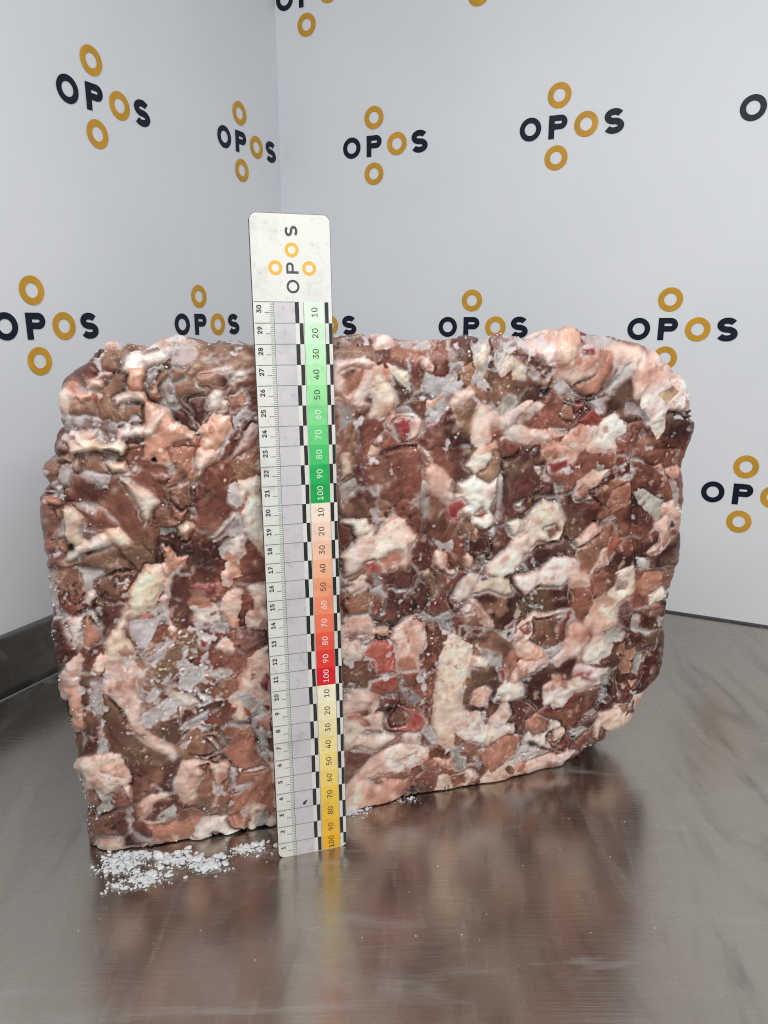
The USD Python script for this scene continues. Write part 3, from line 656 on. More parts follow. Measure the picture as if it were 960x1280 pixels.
f3 2286,688 2375,710 2413,668 2405,633 2287,651
i0 2769,890 2871,913 2902,881 2812,811
f7 2117,1084 2212,1054 2275,1002 2288,885 2225,661 2187,447 2182,307 2084,297 2029,401 2032,692 2070,917
m0 2928,1283 3062,1268 3075,1115 2981,1090
f1 2912,1372 3046,1341 3051,1279 2937,1291
m0 3102,1353 3155,1400 3191,1219 3124,1208
f1 3182,1210 3271,1291 3390,1377 3405,1240 3340,1193 3286,1144 3224,1179
i1 3264,1273 3351,1282 3336,1230 3278,1227
m7 3275,1054 3287,1135 3362,1181 3402,1085 3310,1003
f1 3069,1070 3116,1191 3173,1202 3230,1114 3228,1032 3083,1022
i2 3189,926 3261,1000 3356,941 3334,870 3232,883
m5 3432,1264 3473,1342 3618,1318 3619,1217 3525,1154 3462,1170
f1 3513,1173 3601,1201 3609,1135 3541,1105
m3 3432,1173 3513,1173 3511,1100 3439,1108
i0 3407,1038 3457,1041 3465,965 3573,914 3615,908 3533,900 3428,932
m2 3445,1052 3492,1093 3577,1055 3619,965 3573,914 3465,965
i0 3600,1033 3647,990 3652,942 3621,946
m2 3412,887 3584,902 3617,803 3505,779 3429,828
m5 3286,838 3374,864 3391,795 3312,787
m5 3382,787 3450,816 3459,738 3409,725
m5 3339,717 3396,747 3442,702 3439,634 3378,624
m2 3513,711 3607,794 3659,884 3655,749 3584,632 3495,587
i1 3450,632 3466,766 3517,768 3515,691 3494,597
f2 3093,790 3163,883 3266,841 3273,764 3186,738
m2 3174,759 3271,793 3296,742 3220,695
f2 3011,717 3178,711 3259,709 3249,595 3159,599 3063,681
b0 2982,712 3130,699 3094,657 2994,681
f2 2960,620 3064,661 3149,601 3113,558 2965,562
f0 2931,1006 2983,1062 3037,983 3008,876 2943,839
i1 3260,699 3341,697 3362,480 3258,496
m2 3283,667 3342,677 3346,541 3307,528
f3 3424,578 3496,577 3450,525
f0 1476,781 1645,771 1653,674 1490,666
b1 1482,659 1563,654 1636,553 1595,560 1563,610 1490,622
b1 1711,548 1803,667 1939,600 2001,517 1959,441 1821,475 1736,499
m0 1744,570 1794,641 1888,599 1855,515 1770,511
f0 1620,591 1719,619 1711,504 1636,535
f1 1482,597 1579,590 1587,526 1504,443 1480,447
m3 1483,401 1586,400 1653,351 1552,270 1485,219
f1 1529,465 1587,508 1728,483 1804,451 1787,408 1661,377 1545,435
m3 1521,430 1661,368 1821,448 1805,396 1669,357 1545,408
f1 1821,448 1950,434 1960,358 1839,381
f2 1544,253 1661,350 1787,390 1925,373 2013,329 1997,258 1892,221 1755,202 1494,208
f1 1737,326 1925,355 1961,330 1788,279
f0 1485,191 1644,177 1885,138 1886,52 1738,36 1584,30 1483,14
m3 1644,159 1686,197 1704,147 1678,124
m3 1772,189 1884,185 1876,149 1781,159
m0 1893,155 1971,206 1972,168 1903,125
m0 1938,117 1972,159 2080,117 2090,58 2037,10 1948,29
f1 2073,13 2089,116 2161,101 2146,8
m4 2155,15 2170,99 2252,103 2256,4
m1 1960,367 1976,438 2048,360 2022,337
i0 1976,457 2018,495 2083,372 2048,342
m2 2041,287 2074,346 2129,308 2121,252
f0 2041,259 2131,232 2204,199 2169,167
i1 2165,301 2245,334 2251,132 2179,126
i1 1810,780 1885,769 1963,686 1921,647 1836,688
m3 1989,212 2033,232 2060,188
f3 2271,608 2322,683 2413,659 2371,573 2317,573
f2 2221,525 2346,531 2395,439 2372,329 2271,357 2233,421
m1 2347,513 2410,530 2396,420
f1 2403,466 2519,549 2588,481 2575,360 2447,325 2382,318
m1 2525,426 2586,501 2625,484 2573,408
m5 2348,258 2539,338 2654,307 2604,180 2439,75 2379,165
f2 2840,400 2921,357 2810,279 2712,287
m5 2657,422 2720,478 2830,411 2826,315 2731,303 2669,372
f1 2404,23 2449,53 2534,56 2537,6 2482,-32 2415,-19
i0 2569,128 2677,245 2816,179 2926,159 2761,121 2628,87
f3 2600,82 2654,141 2706,81 2669,39
f0 2733,106 2901,84 3000,105 2904,43
m5 2831,246 2887,285 2921,230 2885,177
m0 2984,178 3051,216 3058,124
m0 2871,511 2937,538 3026,534 3038,376 2878,413
m3 2210,283 2283,270 2276,223 2221,233
f4 2143,95 2270,108 2283,28 2165,-16
m0 2161,92 2262,101 2273,30 2182,9
d0 2685,262 2734,253 2775,207 2717,208
i1 2321,224 2379,165 2353,112 2324,156
f2 2769,612 2901,629 2945,565 2870,520 2792,542
f2 2848,562 2969,628 3090,591 2994,558 2913,475 2854,475
m0 2913,465 3004,566 3211,581 3197,506 3117,383 3029,368 2859,406 2856,456
b0 3033,685 3093,667 3159,599 3056,644
i0 3078,379 3174,422 3199,378 3150,347
f0 3211,346 3339,405 3441,418 3424,280 3323,247 3238,282
m5 3359,411 3440,427 3455,375 3396,345
m2 3081,339 3143,319 3135,290 3084,309
f1 3165,295 3194,320 3205,188 3164,196
m0 2996,156 3061,214 3157,266 3164,185 3058,124
i0 2986,287 3094,307 3137,270 3023,191
i1 3204,650 3274,649 3271,475 3183,440 3225,531
m1 3278,610 3337,630 3351,492 3286,423
f0 2865,328 2945,304 2912,221 2873,209
f2 2884,57 3027,140 3058,124 2943,56"""
PAL = dict(m0='78473d', m1='5c352e', m2='46231f', m3='88584c', m4='946c58', m5='b27d69', m6='a04c3e', m7='6e4a4a', m8='80604e', m9='ad5a50',
           f0='f1cdc0', f1='eedacc', f2='f4e2d8', f3='e4ad97', f4='e8d4bb', f5='eebba6', f6='dab99a', f7='f0d4c0', i0='c6bcba', i1='a49a97', i2='bbb4aa',
           b0='8f3236', b1='ae4844', b2='7c242a', d0='24120f')
rng = np.random.default_rng(7)
out = np.array([[float(v) for v in t.split(',')] for t in OUTLINE.split()]) * 1e-4
OC = np.array([.0585, .289]); out = OC + (out - OC) * 1.036             # the outline was taken on the front plane; the widest line lies a little behind it
out[(out[:, 1] < .006) & (out[:, 0] < .26), 1] -= .004
O_ = Polygon(out).buffer(0)
RND = .018; DEP = .150
C_ = O_.convex_hull.buffer(-RND - .028).buffer(.028, 32)
C_ = C_ if C_.geom_type == 'Polygon' else max(C_.geoms, key=lambda g: g.area)
# raster of the unrolled skin (label plane): front face plus the sides beyond the outline
RES = .0005; M_ = DEP + .015
X0, X1, Z0, Z1 = -M_, out[:, 0].max() + M_, -.06, out[:, 1].max() + M_
nx, nz = int((X1 - X0) / RES), int((Z1 - Z0) / RES)
gx = X0 + (np.arange(nx) + .5) * RES; gz = Z0 + (np.arange(nz) + .5) * RES
GX, GZ = np.meshgrid(gx, gz)
def smooth_noise(shape, sx, sz, seed, octaves=1):
    r = np.random.default_rng(seed); t = 0
    for o in range(octaves):
        a = ndi.gaussian_filter(r.standard_normal(shape).astype(np.float32), (sz / 2 ** o, sx / 2 ** o), mode='wrap'); t = t + a / a.std() * .55 ** o
    return t / t.std()
shp = (nz, nx)
wx = smooth_noise(shp, 11, 11, 1, 4) * .00038; wz = smooth_noise(shp, 11, 11, 2, 4) * .00038
fray = np.clip(.5 + .6 * smooth_noise(shp, 25, 25, 50), .1, 1.6)
QX, QZ = GX + wx + .0003 * fray * smooth_noise(shp, 2.6, 2.6, 51, 2), GZ + wz + .0003 * fray * smooth_noise(shp, 2.6, 2.6, 52, 2)
# ground layer: scraps of meat, fat and frost between the traced pieces
area = (X1 - X0) * (Z1 - Z0); nseed = int(area / .015 ** 2)
sd = np.stack([rng.uniform(X0, X1, nseed), rng.uniform(Z0, Z1, nseed)], 1)
_, near = cKDTree(sd * [1, 1.15]).query(np.stack([(QX + wx * 1.5).ravel(), (QZ + wz * 1.5).ravel() * 1.15], 1))
lab = near.reshape(shp).astype(np.int32)
codes = list(rng.choice(['m0', 'm1', 'm2', 'm3', 'm4', 'm5', 'f0', 'f2', 'f1', 'i0', 'i1'], nseed, p=[.25, .25, .10, .1, .04, .04, .08, .05, .02, .05, .02]))
traced = np.zeros(shp, bool)
for line in PIECES.split('\n'):
    c, *pts = line.split(); p = np.array([[float(v) for v in t.split(',')] for t in pts]) * 1e-4
    # round the traced corners
    pg = Polygon(p).buffer(0)
    if pg.is_empty: continue
    q = pg.buffer(-.0004).buffer(.0010).buffer(-.0006)
    pg = q if (not q.is_empty and q.area > .6 * pg.area) else pg
    for g in getattr(pg, 'geoms', [pg]):
        p = np.array(g.exterior.coords)
        lo, hi = p.min(0) - .004, p.max(0) + .004
        i0, i1 = np.clip(((lo[1] - Z0) / RES, (hi[1] - Z0) / RES), 0, nz).astype(int); j0, j1 = np.clip(((lo[0] - X0) / RES, (hi[0] - X0) / RES), 0, nx).astype(int)
        x, z = QX[i0:i1, j0:j1], QZ[i0:i1, j0:j1]; inside = np.zeros(x.shape, bool)
        for (xa, za), (xb, zb) in zip(p[:-1], p[1:]):
            if za != zb: inside ^= ((za > z) != (zb > z)) & (x < (xb - xa) * (z - za) / (zb - za) + xa)
        lab[i0:i1, j0:j1][inside] = len(codes); traced[i0:i1, j0:j1][inside] = True
    codes.append(c)
codes = np.array(codes)
nlab = len(codes)
kinds = np.array([c[0] for c in codes])
# what shows between the traced pieces is mostly the next piece of meat carried on
gm, im = ndi.distance_transform_edt(~(traced & np.isin(codes[lab], ['m0', 'm1', 'm2', 'm3', 'm4', 'm8'])), return_indices=True)
gf_, if_ = ndi.distance_transform_edt(~(traced & np.isin(codes[lab], ['f0', 'f1', 'f2'])), return_indices=True)
tofat = gf_ * 2.6 < gm; gd = np.where(tofat, gf_, gm); gi = np.where(tofat, if_[0], im[0]); gj = np.where(tofat, if_[1], im[1])
patch = (smooth_noise(shp, 9, 9, 70, 2) < 1.25)
fill = ~traced & (gd * RES < .013) & patch; lab = np.where(fill, lab[gi, gj], lab)
# ---- distance to the piece's edge, relief
edge = np.zeros(shp, bool)
d = lab[:, 1:] != lab[:, :-1]; edge[:, 1:] |= d; edge[:, :-1] |= d
d = lab[1:] != lab[:-1]; edge[1:] |= d; edge[:-1] |= d
dist = ndi.distance_transform_edt(~edge).astype(np.float32) * RES
edk = np.zeros(shp, bool); Kn = np.searchsorted(np.unique(kinds), kinds)[lab]
d = Kn[:, 1:] != Kn[:, :-1]; edk[:, 1:] |= d; edk[:, :-1] |= d
d = Kn[1:] != Kn[:-1]; edk[1:] |= d; edk[:-1] |= d
distk = ndi.distance_transform_edt(~edk).astype(np.float32) * RES
isfat = kinds[lab] == 'f'; dmix = np.where(isfat, distk, dist)      # fat runs on into fat; slices of meat keep their joints
amp = np.select([kinds == 'f', kinds == 'm', kinds == 'i', kinds == 'b', kinds == 'd'], [.0008, .0005, .0001, .0006, -.006], .001) * rng.uniform(.6, 1.4, nlab)
off = np.select([kinds == 'f', kinds == 'm', kinds == 'i', kinds == 'b', kinds == 'd'], [.0003, .0, -.0005, .0001, -.002], 0.) + rng.normal(0, .0004, nlab)
A, OFF = amp[lab].astype(np.float32), off[lab].astype(np.float32)
# the upper left corner is looser and more rugged than the rest
rug = 1 + 1.3 * np.exp(-(((GX - .05) / .07) ** 2 + ((GZ - .225) / .075) ** 2)) + .5 * np.exp(-((GX + .0) / .035) ** 2) + .4 * np.exp(-((GX - .36) / .03) ** 2)
rug = rug + .9 * np.clip((GZ - .262) / .012, 0, 1); rug = np.where((GX < -.02) | (GX > .39) | (GZ > .30), 1.3, rug).astype(np.float32)
rise = 1 - np.exp(-(dmix / .0030) ** 1.3)
crease = np.clip(.25 + .6 * smooth_noise(shp, 18, 18, 30), 0, 1.4)
h = (A * rise + OFF * (1 - np.exp(-dist / .0010))) * rug
h += .0011 * smooth_noise(shp, 55, 55, 3) * (.5 + .5 * rug) + .00024 * smooth_noise(shp, 14, 14, 4, 2) * rug + .00018 * smooth_noise(shp, 3.0, 3.0, 5, 2) - .001
h -= .0024 * crease * np.exp(-dmix / .0005)
K = kinds[lab]
pits = smooth_noise(shp, 2.6, 2.6, 6, 2); pitz = smooth_noise(shp, 26, 26, 16)
frosty = (K == 'i')
h -= np.where(frosty, .0011 * np.clip(pits - .9, 0, 2) * np.clip(pitz + .4, 0, 1.2), 0).astype(np.float32)
# straight creases left by the wrapping
for line in ([(1926, 2731), (1941, 2392), (1943, 2037), (1938, 1760)], [(2434, 2375), (2451, 2146), (2457, 1814), (2514, 1514)], [(2873, 2172), (2893, 1782), (2939, 1474)], [(3280, 2250), (3328, 1851), (3391, 1430), (3438, 1209), (3413, 878), (3325, 544)]):
    l = np.array(line) * 1e-4; xs = np.interp(gz, l[::-1, 1], l[::-1, 0]); on = ((gz > l[:, 1].min()) & (gz < l[:, 1].max())).astype(float)
    deep = 2.2 if line[0][0] > 3000 else 1.0
    h -= (deep * .0011 * np.exp(-((GX - xs[:, None]) / (.0008 * deep)) ** 2) * ndi.gaussian_filter(on, 8)[:, None]).astype(np.float32)
ang = rng.uniform(0, math.pi, nlab); ca, sa = np.cos(ang)[lab], np.sin(ang)[lab]
fib = smooth_noise((1024, 1024), 1.1, 14, 8, 2); fold = smooth_noise((1024, 1024), 3.2, 24, 18, 2)    # muscle fibres and folds of fat, turned piece by piece
u = ((GX * ca + GZ * sa + wx * 3) / RES).astype(np.float32); v = ((-GX * sa + GZ * ca + wz * 3) / RES).astype(np.float32)
fibre = ndi.map_coordinates(fib, [np.mod(v, 1024), np.mod(u, 1024)], order=1, mode='wrap'); folds = ndi.map_coordinates(fold, [np.mod(v, 1024), np.mod(u, 1024)], order=1, mode='wrap')
h += np.where(K == 'f', .00016 * folds * (distk > .0004), np.where(K == 'm', .00009 * fibre + .00012 * folds, 0)).astype(np.float32)
h += (.0010 * smooth_noise(shp, 17, 17, 90, 2) * np.clip((GZ - .266) / .014, 0, 1) * np.clip((.318 - GZ) / .015, 0, 1)).astype(np.float32)
h = ndi.gaussian_filter(h, .7)
# ---- colour of every point of the skin
cols = np.array([srgb(PAL[c]) for c in codes]); cols *= rng.uniform(.93, 1.07, (nlab, 1)) * (1 + rng.normal(0, .02, (nlab, 3)))
low = smooth_noise(shp, 16, 16, 9, 2); mid = smooth_noise(shp, 5, 5, 10, 3); vein = smooth_noise(shp, 7, 7, 11, 3); low2 = smooth_noise(shp, 22, 22, 12, 2)
base = cols[lab]
isM, isF, isI, isB = (K == 'm'), (K == 'f'), (K == 'i'), (K == 'b')
val = np.where(isM, 1 + .13 * fibre + .14 * low + .10 * mid, np.where(isF, 1 + .05 * fibre + .06 * folds + .06 * low + .10 * mid, np.where(isI, 1 + .10 * mid + .06 * low, 1 + .15 * low + .12 * mid)))
base = base * np.clip(val, .45, 1.5)[..., None]
def blend(mask, hexcol):
    global base
    m = np.clip(mask, 0, 1)[..., None].astype(np.float32); base = base * (1 - m) + srgb(hexcol) * m
blend(np.where(isM, np.clip(low2 - .6, 0, 1) * .25, 0), '8a3f30')                        # redder, wetter patches
blend(np.where(isM, np.clip(-low2 - .6, 0, 1) * .4, 0), '86705a')                        # freezer-dulled patches
blend(np.where(isM, np.clip(1 - np.abs(vein) / .09, 0, 1) * np.clip(low + .1, 0, 1) * .75, 0), 'd2ae98')     # marbling
blend(np.where(isF, np.clip(low2 * .9 - .1, 0, 1) * .6, 0), 'dc9a82')                   # pink flush in the fat
blend(np.where(isF, np.clip(mid * .7 - .75, 0, 1) * .55, 0), 'f3e9df')
blend(np.where(isF, np.clip(1 - np.abs(vein) / .05, 0, 1) * np.clip(low2 - .2, 0, 1) * .6, 0), 'a8473f')     # fine vessels
blend(np.where(isB, np.clip(mid * .7 + .1, 0, 1) * .6, 0), 'c98a80'); blend(np.where(isB, np.exp(-dist / .0012) * .6, 0), 'b98078')
blend(np.where(isF & (dist < .002), (1 - dist / .002) * .25, 0), 'c98f78')
blend(np.where(isI, np.clip(pits - 1.2, 0, 1) * np.clip(pitz, 0, 1), 0), '3a2c28')      # dark pits in porous frost
blend(np.where(isI, np.clip(low2 * .6 - .3, 0, 1) * .5, 0), 'b49a94')
# tones run into each other: fat into meat, meat under a film of fat
warp = smooth_noise(shp, 6, 6, 41, 3); warp2 = smooth_noise(shp, 10, 10, 42, 3); warp3 = smooth_noise(shp, 3, 3, 43, 3)
blend(np.where(isM, np.clip(warp2 * .8 - .9, 0, 1) * .5, 0), 'b98a72')
blend(np.where(isM, np.clip(warp3 * .9 - 1.2, 0, 1) * .6, 0), 'd9bca8')
blend(np.where(isM, np.clip(-warp * .8 - .6, 0, 1) * .6, 0), '44211c'); blend(np.where(isM, np.clip(low2 * .8 + mid * .3 - .5, 0, 1) * .4, 0), 'a06a58')
blend(np.where(isF, np.clip(warp2 * .9 - .8, 0, 1) * .75, 0), 'a5654e')
blend(np.where(isF, np.clip(-warp3 * .9 - .7, 0, 1) * .55, 0), 'c98f7a'); blend(np.where(isF, np.clip(warp3 * .9 - .9, 0, 1) * .6, 0), 'f7ebe3'); blend(np.where(isF, np.clip(warp + .4 * warp3 - 1.3, 0, 1) * .7, 0), '9a5a49')
blend(np.where(isI, np.clip(warp - .7, 0, 1) * .8, 0), '7b5348'); blend(np.where(isI, np.clip(.25 + .5 * warp2, 0, 1) * .55, 0), '9c7a70')
soft = ndi.gaussian_filter(base.astype(np.float32), (2.2, 2.2, 0)); sw = np.clip(.38 + .4 * smooth_noise(shp, 20, 20, 44), 0, .95)[..., None]
base = base * (1 - sw) + soft * sw
gradz = np.exp(-distk / .0011) * np.clip(.5 + .5 * smooth_noise(shp, 15, 15, 80), 0, 1)
blend(np.where(isM | isF, gradz * .42, 0), 'b98570')                                              # the soft tan border between fat and lean
seam = np.exp(-dmix / .0007)
white_seam = np.exp(-np.abs(dmix - .0002) / .00045) * np.clip(smooth_noise(shp, 10, 10, 81, 2) * .8 - .15, 0, 1)
blend(seam * np.clip(crease - .3, 0, 1) * .75 * np.where(isI, .3, 1), '2b1815'); blend(white_seam * .7, 'dcd5d2')                # dark seams
fr = smooth_noise(shp, 4.0, 4.0, 13, 3); frl = smooth_noise(shp, 34, 34, 14)
topf = np.clip((GZ - .268) / .012, 0, 1) + np.clip((.012 - GX) / .02, 0, 1)
blend(np.clip((fr + .6 * frl - 2.35 + 1.1 * np.exp(-dmix / .0012) + .9 * topf) * 1.3, 0, 1) * .75, 'cfc7c6')   # rime along the joints and in patches
sp = smooth_noise(shp, 1.0, 1.0, 15, 1) * .8 + .5 * smooth_noise(shp, 2.6, 2.6, 65, 1)
blend(np.clip((sp + .5 * frl - 2.7) * 1.6, 0, 1) * .9, 'efe6e0')                              # crumbs of frost
rim = np.clip(1 - np.abs(dist + .0006 * smooth_noise(shp, 4, 4, 63) - .0004) / .0006, 0, 1) * np.clip(smooth_noise(shp, 12, 12, 60, 2) - .35, 0, 1)
blend(rim * .3, 'ded3cc')                                                                      # thin pale rims where membranes end
pk = smooth_noise(shp, 1.5, 1.5, 61, 2); blend(np.where(isM, np.clip((pk + .7 * smooth_noise(shp, 24, 24, 62) - 2.9) * 1.0, 0, 1) * .7, 0), '2c1a17')   # small dark pores
base = ndi.gaussian_filter(base.astype(np.float32), (.4, .4, 0))
base = base + .35 * (base - ndi.gaussian_filter(base, (1.6, 1.6, 0)))
base = np.clip(base, .012, .88)
base = base + .35 * (base - ndi.gaussian_filter(base, (1.6, 1.6, 0)))
base = np.clip(base, .012, .88)

# ---- the skin's grid: flat inside, rolled round the edge, straight back along the sides
FS, CS = .00048, .0011
fx = np.concatenate([np.arange(-(RND * .58 + DEP), -.010, CS), np.arange(-.010, out[:, 0].max() + .012, FS), np.arange(out[:, 0].max() + .012, out[:, 0].max() + RND * .58 + DEP, CS)])
fz = np.concatenate([np.arange(-.034, -.004, CS), np.arange(-.004, out[:, 1].max() + .026, FS), np.arange(out[:, 1].max() + .026, out[:, 1].max() + RND * .58 + DEP, CS)])
VX, VZ = np.meshgrid(fx, fz); n0, n1 = VX.shape
P = np.stack([VX.ravel(), VZ.ravel()], 1)
ringc = C_.exterior; tt = np.arange(0, ringc.length, .0004); RC = np.array([ringc.interpolate(t).coords[0] for t in tt])
import shapely
ins = shapely.contains_xy(C_, P[:, 0], P[:, 1])
dd, ii = cKDTree(RC).query(P)
sv = np.arange(len(RC)); RCs = np.stack([ndi.gaussian_filter1d(RC[:, k], 18, mode='wrap') for k in (0, 1)], 1)
q = RC[ii]; nn = (P - q) / np.maximum(dd, 1e-9)[:, None]
tg = np.roll(RCs, -1, 0) - np.roll(RCs, 1, 0); on_ = np.stack([tg[:, 1], -tg[:, 0]], 1); on_ /= np.linalg.norm(on_, axis=1)[:, None]
if ringc.is_ccw is False: on_ = -on_
# how far the true outline lies from the smooth inner curve, along its normal
from shapely.geometry import LineString
bnd = O_.exterior; reach = np.full(len(RC), RND)
for k in range(0, len(RC), 2):
    hit = bnd.intersection(LineString([RC[k] - on_[k] * .004, RC[k] + on_[k] * .034]))
    if not hit.is_empty: reach[k:k + 2] = max(np.dot(np.array(g.coords[0]) - RC[k], on_[k]) for g in getattr(hit, 'geoms', [hit]) if g.geom_type == 'Point')
reach = np.clip(ndi.gaussian_filter1d(reach, 4, mode='wrap'), .006, .027)
w_ = np.clip(dd / .002, 0, 1)[:, None]; nn = nn * w_ + on_[ii] * (1 - w_); nn /= np.maximum(np.linalg.norm(nn, axis=1), 1e-9)[:, None]
a_ = np.where(ins, 0, dd); th = np.minimum(a_ / RND, math.pi / 2); extra = np.maximum(a_ - RND * math.pi / 2, 0)
planar = np.where(ins[:, None], P, q + nn * (reach[ii] * np.sin(th))[:, None])
depth = np.where(ins, 0, RND * (1 - np.cos(th)) + extra)
labp = OC + (planar - OC) / (1 + np.minimum(depth, .018) / .37)[:, None] + np.where(ins[:, None], 0, nn * extra[:, None])
nrm2 = np.where(ins[:, None], 0, nn * np.sin(th)[:, None]); nrmd = np.where(ins, 1, np.cos(th))
def at(field, p, order=1):
    return ndi.map_coordinates(field, [(p[:, 1] - Z0) / RES - .5, (p[:, 0] - X0) / RES - .5], order=order, mode='nearest')
H = at(h, labp)
loc = planar + nrm2 * H[:, None]; dep = depth - nrmd * H
loc[:, 1] *= 1 - .30 * np.maximum(dep - .012, 0)                   # the top falls away a little towards the back
loc[:, 1] = np.maximum(loc[:, 1], .0009)
V = BO + loc[:, :1] * BE + loc[:, 1:] * EZ + dep[:, None] * BN
COL = np.stack([at(base[..., k], labp) for k in range(3)], 1)
keep = depth < DEP + .004
idx = np.arange(n0 * n1).reshape(n0, n1)
A0, A1, A2, A3 = idx[:-1, :-1].ravel(), idx[:-1, 1:].ravel(), idx[1:, 1:].ravel(), idx[1:, :-1].ravel()
okq = keep[A0] & keep[A1] & keep[A2] & keep[A3]
# normals of the whole skin, so that pieces shade without a break except in their own creases
tri = np.concatenate([np.stack([A0, A1, A2], 1)[okq], np.stack([A0, A2, A3], 1)[okq]])
fn = np.cross(V[tri[:, 1]] - V[tri[:, 0]], V[tri[:, 2]] - V[tri[:, 0]])
VN = np.stack([sum(np.bincount(tri[:, k], fn[:, c], len(V)) for k in range(3)) for c in range(3)], 1); VN /= np.maximum(np.linalg.norm(VN, axis=1), 1e-12)[:, None]
cen = (labp[A0] + labp[A2]) / 2
QL = lab[np.clip(((cen[:, 1] - Z0) / RES).astype(int), 0, nz - 1), np.clip(((cen[:, 0] - X0) / RES).astype(int), 0, nx - 1)]
front = (a_[A0] < RND * math.pi / 2 + .004) & okq
QL2 = np.where(okq, QL, -1).reshape(n0 - 1, n1 - 1); nq = QL2.size; qi = np.arange(nq).reshape(QL2.shape)
e1 = QL2[:, 1:] == QL2[:, :-1]; e2 = QL2[1:] == QL2[:-1]
r_ = np.concatenate([qi[:, 1:][e1], qi[1:][e2]]); c_ = np.concatenate([qi[:, :-1][e1], qi[:-1][e2]])
_, comp = connected_components(coo_matrix((np.ones(len(r_), np.int8), (r_, c_)), shape=(nq, nq)), directed=False)
csize = np.bincount(comp[front], minlength=comp.max() + 1)
ckind = np.empty(comp.max() + 1, object); ckind[comp] = kinds[np.maximum(QL2.ravel(), 0)]
big = csize >= 48
grp = np.where(big[comp], comp, np.where(front, -2, -3)); grp[~okq] = -9
gflat = grp.reshape(QL2.shape)

def skin_mat(name, rough, sss, coat, bump, scale, spec=.5):
    return usdkit.material(stage, '/World/Looks/' + name, {
        'a': ('attribute', {'attribute': 'displayColor'}), 'g': ('geometry', {}),
        'n': ('noise_texture', {'scale': scale, 'detail': 4.0, 'roughness': .6}), 'n2': ('noise_texture', {'scale': 90.0, 'detail': 3.0}),
        'rr': ('map_range', {'from_min': .35, 'from_max': .65, 'to_min': rough[0], 'to_max': rough[1], 'clamp': True}),
        'b': ('bump', {'strength': bump, 'distance': .0008}),
        'p': ('principled_bsdf', {'subsurface_weight': sss, 'subsurface_scale': .004, 'subsurface_radius': (1.0, .35, .25), 'coat_weight': coat, 'coat_roughness': .09, 'specular_ior_level': spec})},
        [('a.color', 'p.base_color'), ('g.position', 'n.vector'), ('g.position', 'n2.vector'), ('n2.fac', 'rr.value'), ('rr.result', 'p.roughness'), ('n.fac', 'b.height'), ('b.normal', 'p.normal')], surface='p.BSDF')
MATS = {'m': skin_mat('frozen_meat', (.22, .42), .0, .22, .8, 800., .3), 'f': skin_mat('frozen_fat', (.28, .5), .10, .22, .6, 600., .35), 'i': skin_mat('frost', (.45, .8), .1, .0, .6, 1300.), 'b': skin_mat('blood', (.2, .4), .0, .5, .3, 800.), 'd': skin_mat('dark_gap', (.4, .7), 0., .1, .2, 800.)}
NAMES = {'m': 'meat_chunk', 'f': 'fat_piece', 'i': 'frost_patch', 'b': 'blood_clot', 'd': 'dark_gap'}
block = UsdGeom.Xform.Define(stage, '/World/frozen_meat_block')
tag(block, 'large frozen block of mixed meat trimmings and fat standing on the steel table', 'meat block')

# skirt: every piece gets its own side faces going down into the block
sk = []                                                             # (group, va, vb)
def borders(sel_a, sel_b, va, vb):
    """quads sel_a whose neighbour sel_b is another group"""
    m = (sel_a != sel_b) & (sel_a != -9)
    sk.append((sel_a[m], va[m], vb[m]))
G = gflat; pad = np.pad(G, 1, constant_values=-9)
i0_, i1_, i2_, i3_ = idx[:-1, :-1], idx[:-1, 1:], idx[1:, 1:], idx[1:, :-1]
borders(G, pad[:-2, 1:-1], i0_, i1_); borders(G, pad[1:-1, 2:], i1_, i2_); borders(G, pad[2:, 1:-1], i2_, i3_); borders(G, pad[1:-1, :-2], i3_, i0_)
SG = np.concatenate([s[0] for s in sk]); SA = np.concatenate([s[1] for s in sk]); SB = np.concatenate([s[2] for s in sk])
so = np.argsort(SG, kind='stable'); SG, SA, SB = SG[so], SA[so], SB[so]
gf = gflat.ravel(); qo = np.argsort(gf, kind='stable'); gs = gf[qo]
def emit(name, g, mat, skirt=True, kind=None):
    lo, hi = np.searchsorted(gs, [g, g + 1]); k = qo[lo:hi]
    quads = np.stack([A0[k], A1[k], A2[k], A3[k]], 1)
    vs, inv = np.unique(quads, return_inverse=True); quads = inv.reshape(-1, 4)
    pts, nr, co = V[vs], VN[vs], COL[vs]
    f = quads
    if skirt:
        lo, hi = np.searchsorted(SG, [g, g + 1]); a, b = np.searchsorted(vs, SA[lo:hi]), np.searchsorted(vs, SB[lo:hi])
        bv, binv = np.unique(np.concatenate([a, b]), return_inverse=True); n = len(pts); la, lb = binv[:len(a)] + n, binv[len(a):] + n
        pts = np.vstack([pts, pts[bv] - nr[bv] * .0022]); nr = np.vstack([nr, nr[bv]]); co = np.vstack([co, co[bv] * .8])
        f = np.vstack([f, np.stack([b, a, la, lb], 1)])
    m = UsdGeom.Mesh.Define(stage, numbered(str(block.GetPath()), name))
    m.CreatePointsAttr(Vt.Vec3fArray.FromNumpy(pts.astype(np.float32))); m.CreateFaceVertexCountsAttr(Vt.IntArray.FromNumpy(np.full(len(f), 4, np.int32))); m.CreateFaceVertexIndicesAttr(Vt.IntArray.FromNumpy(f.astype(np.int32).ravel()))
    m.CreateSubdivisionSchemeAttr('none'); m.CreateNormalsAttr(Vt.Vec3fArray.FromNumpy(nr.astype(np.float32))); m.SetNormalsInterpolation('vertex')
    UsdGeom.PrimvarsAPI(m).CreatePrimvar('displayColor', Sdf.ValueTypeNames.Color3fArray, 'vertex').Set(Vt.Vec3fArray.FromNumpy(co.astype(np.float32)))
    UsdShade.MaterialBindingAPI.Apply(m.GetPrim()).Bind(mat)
    if kind: tag(m, kind=kind)
order = np.argsort(-csize); count = {}
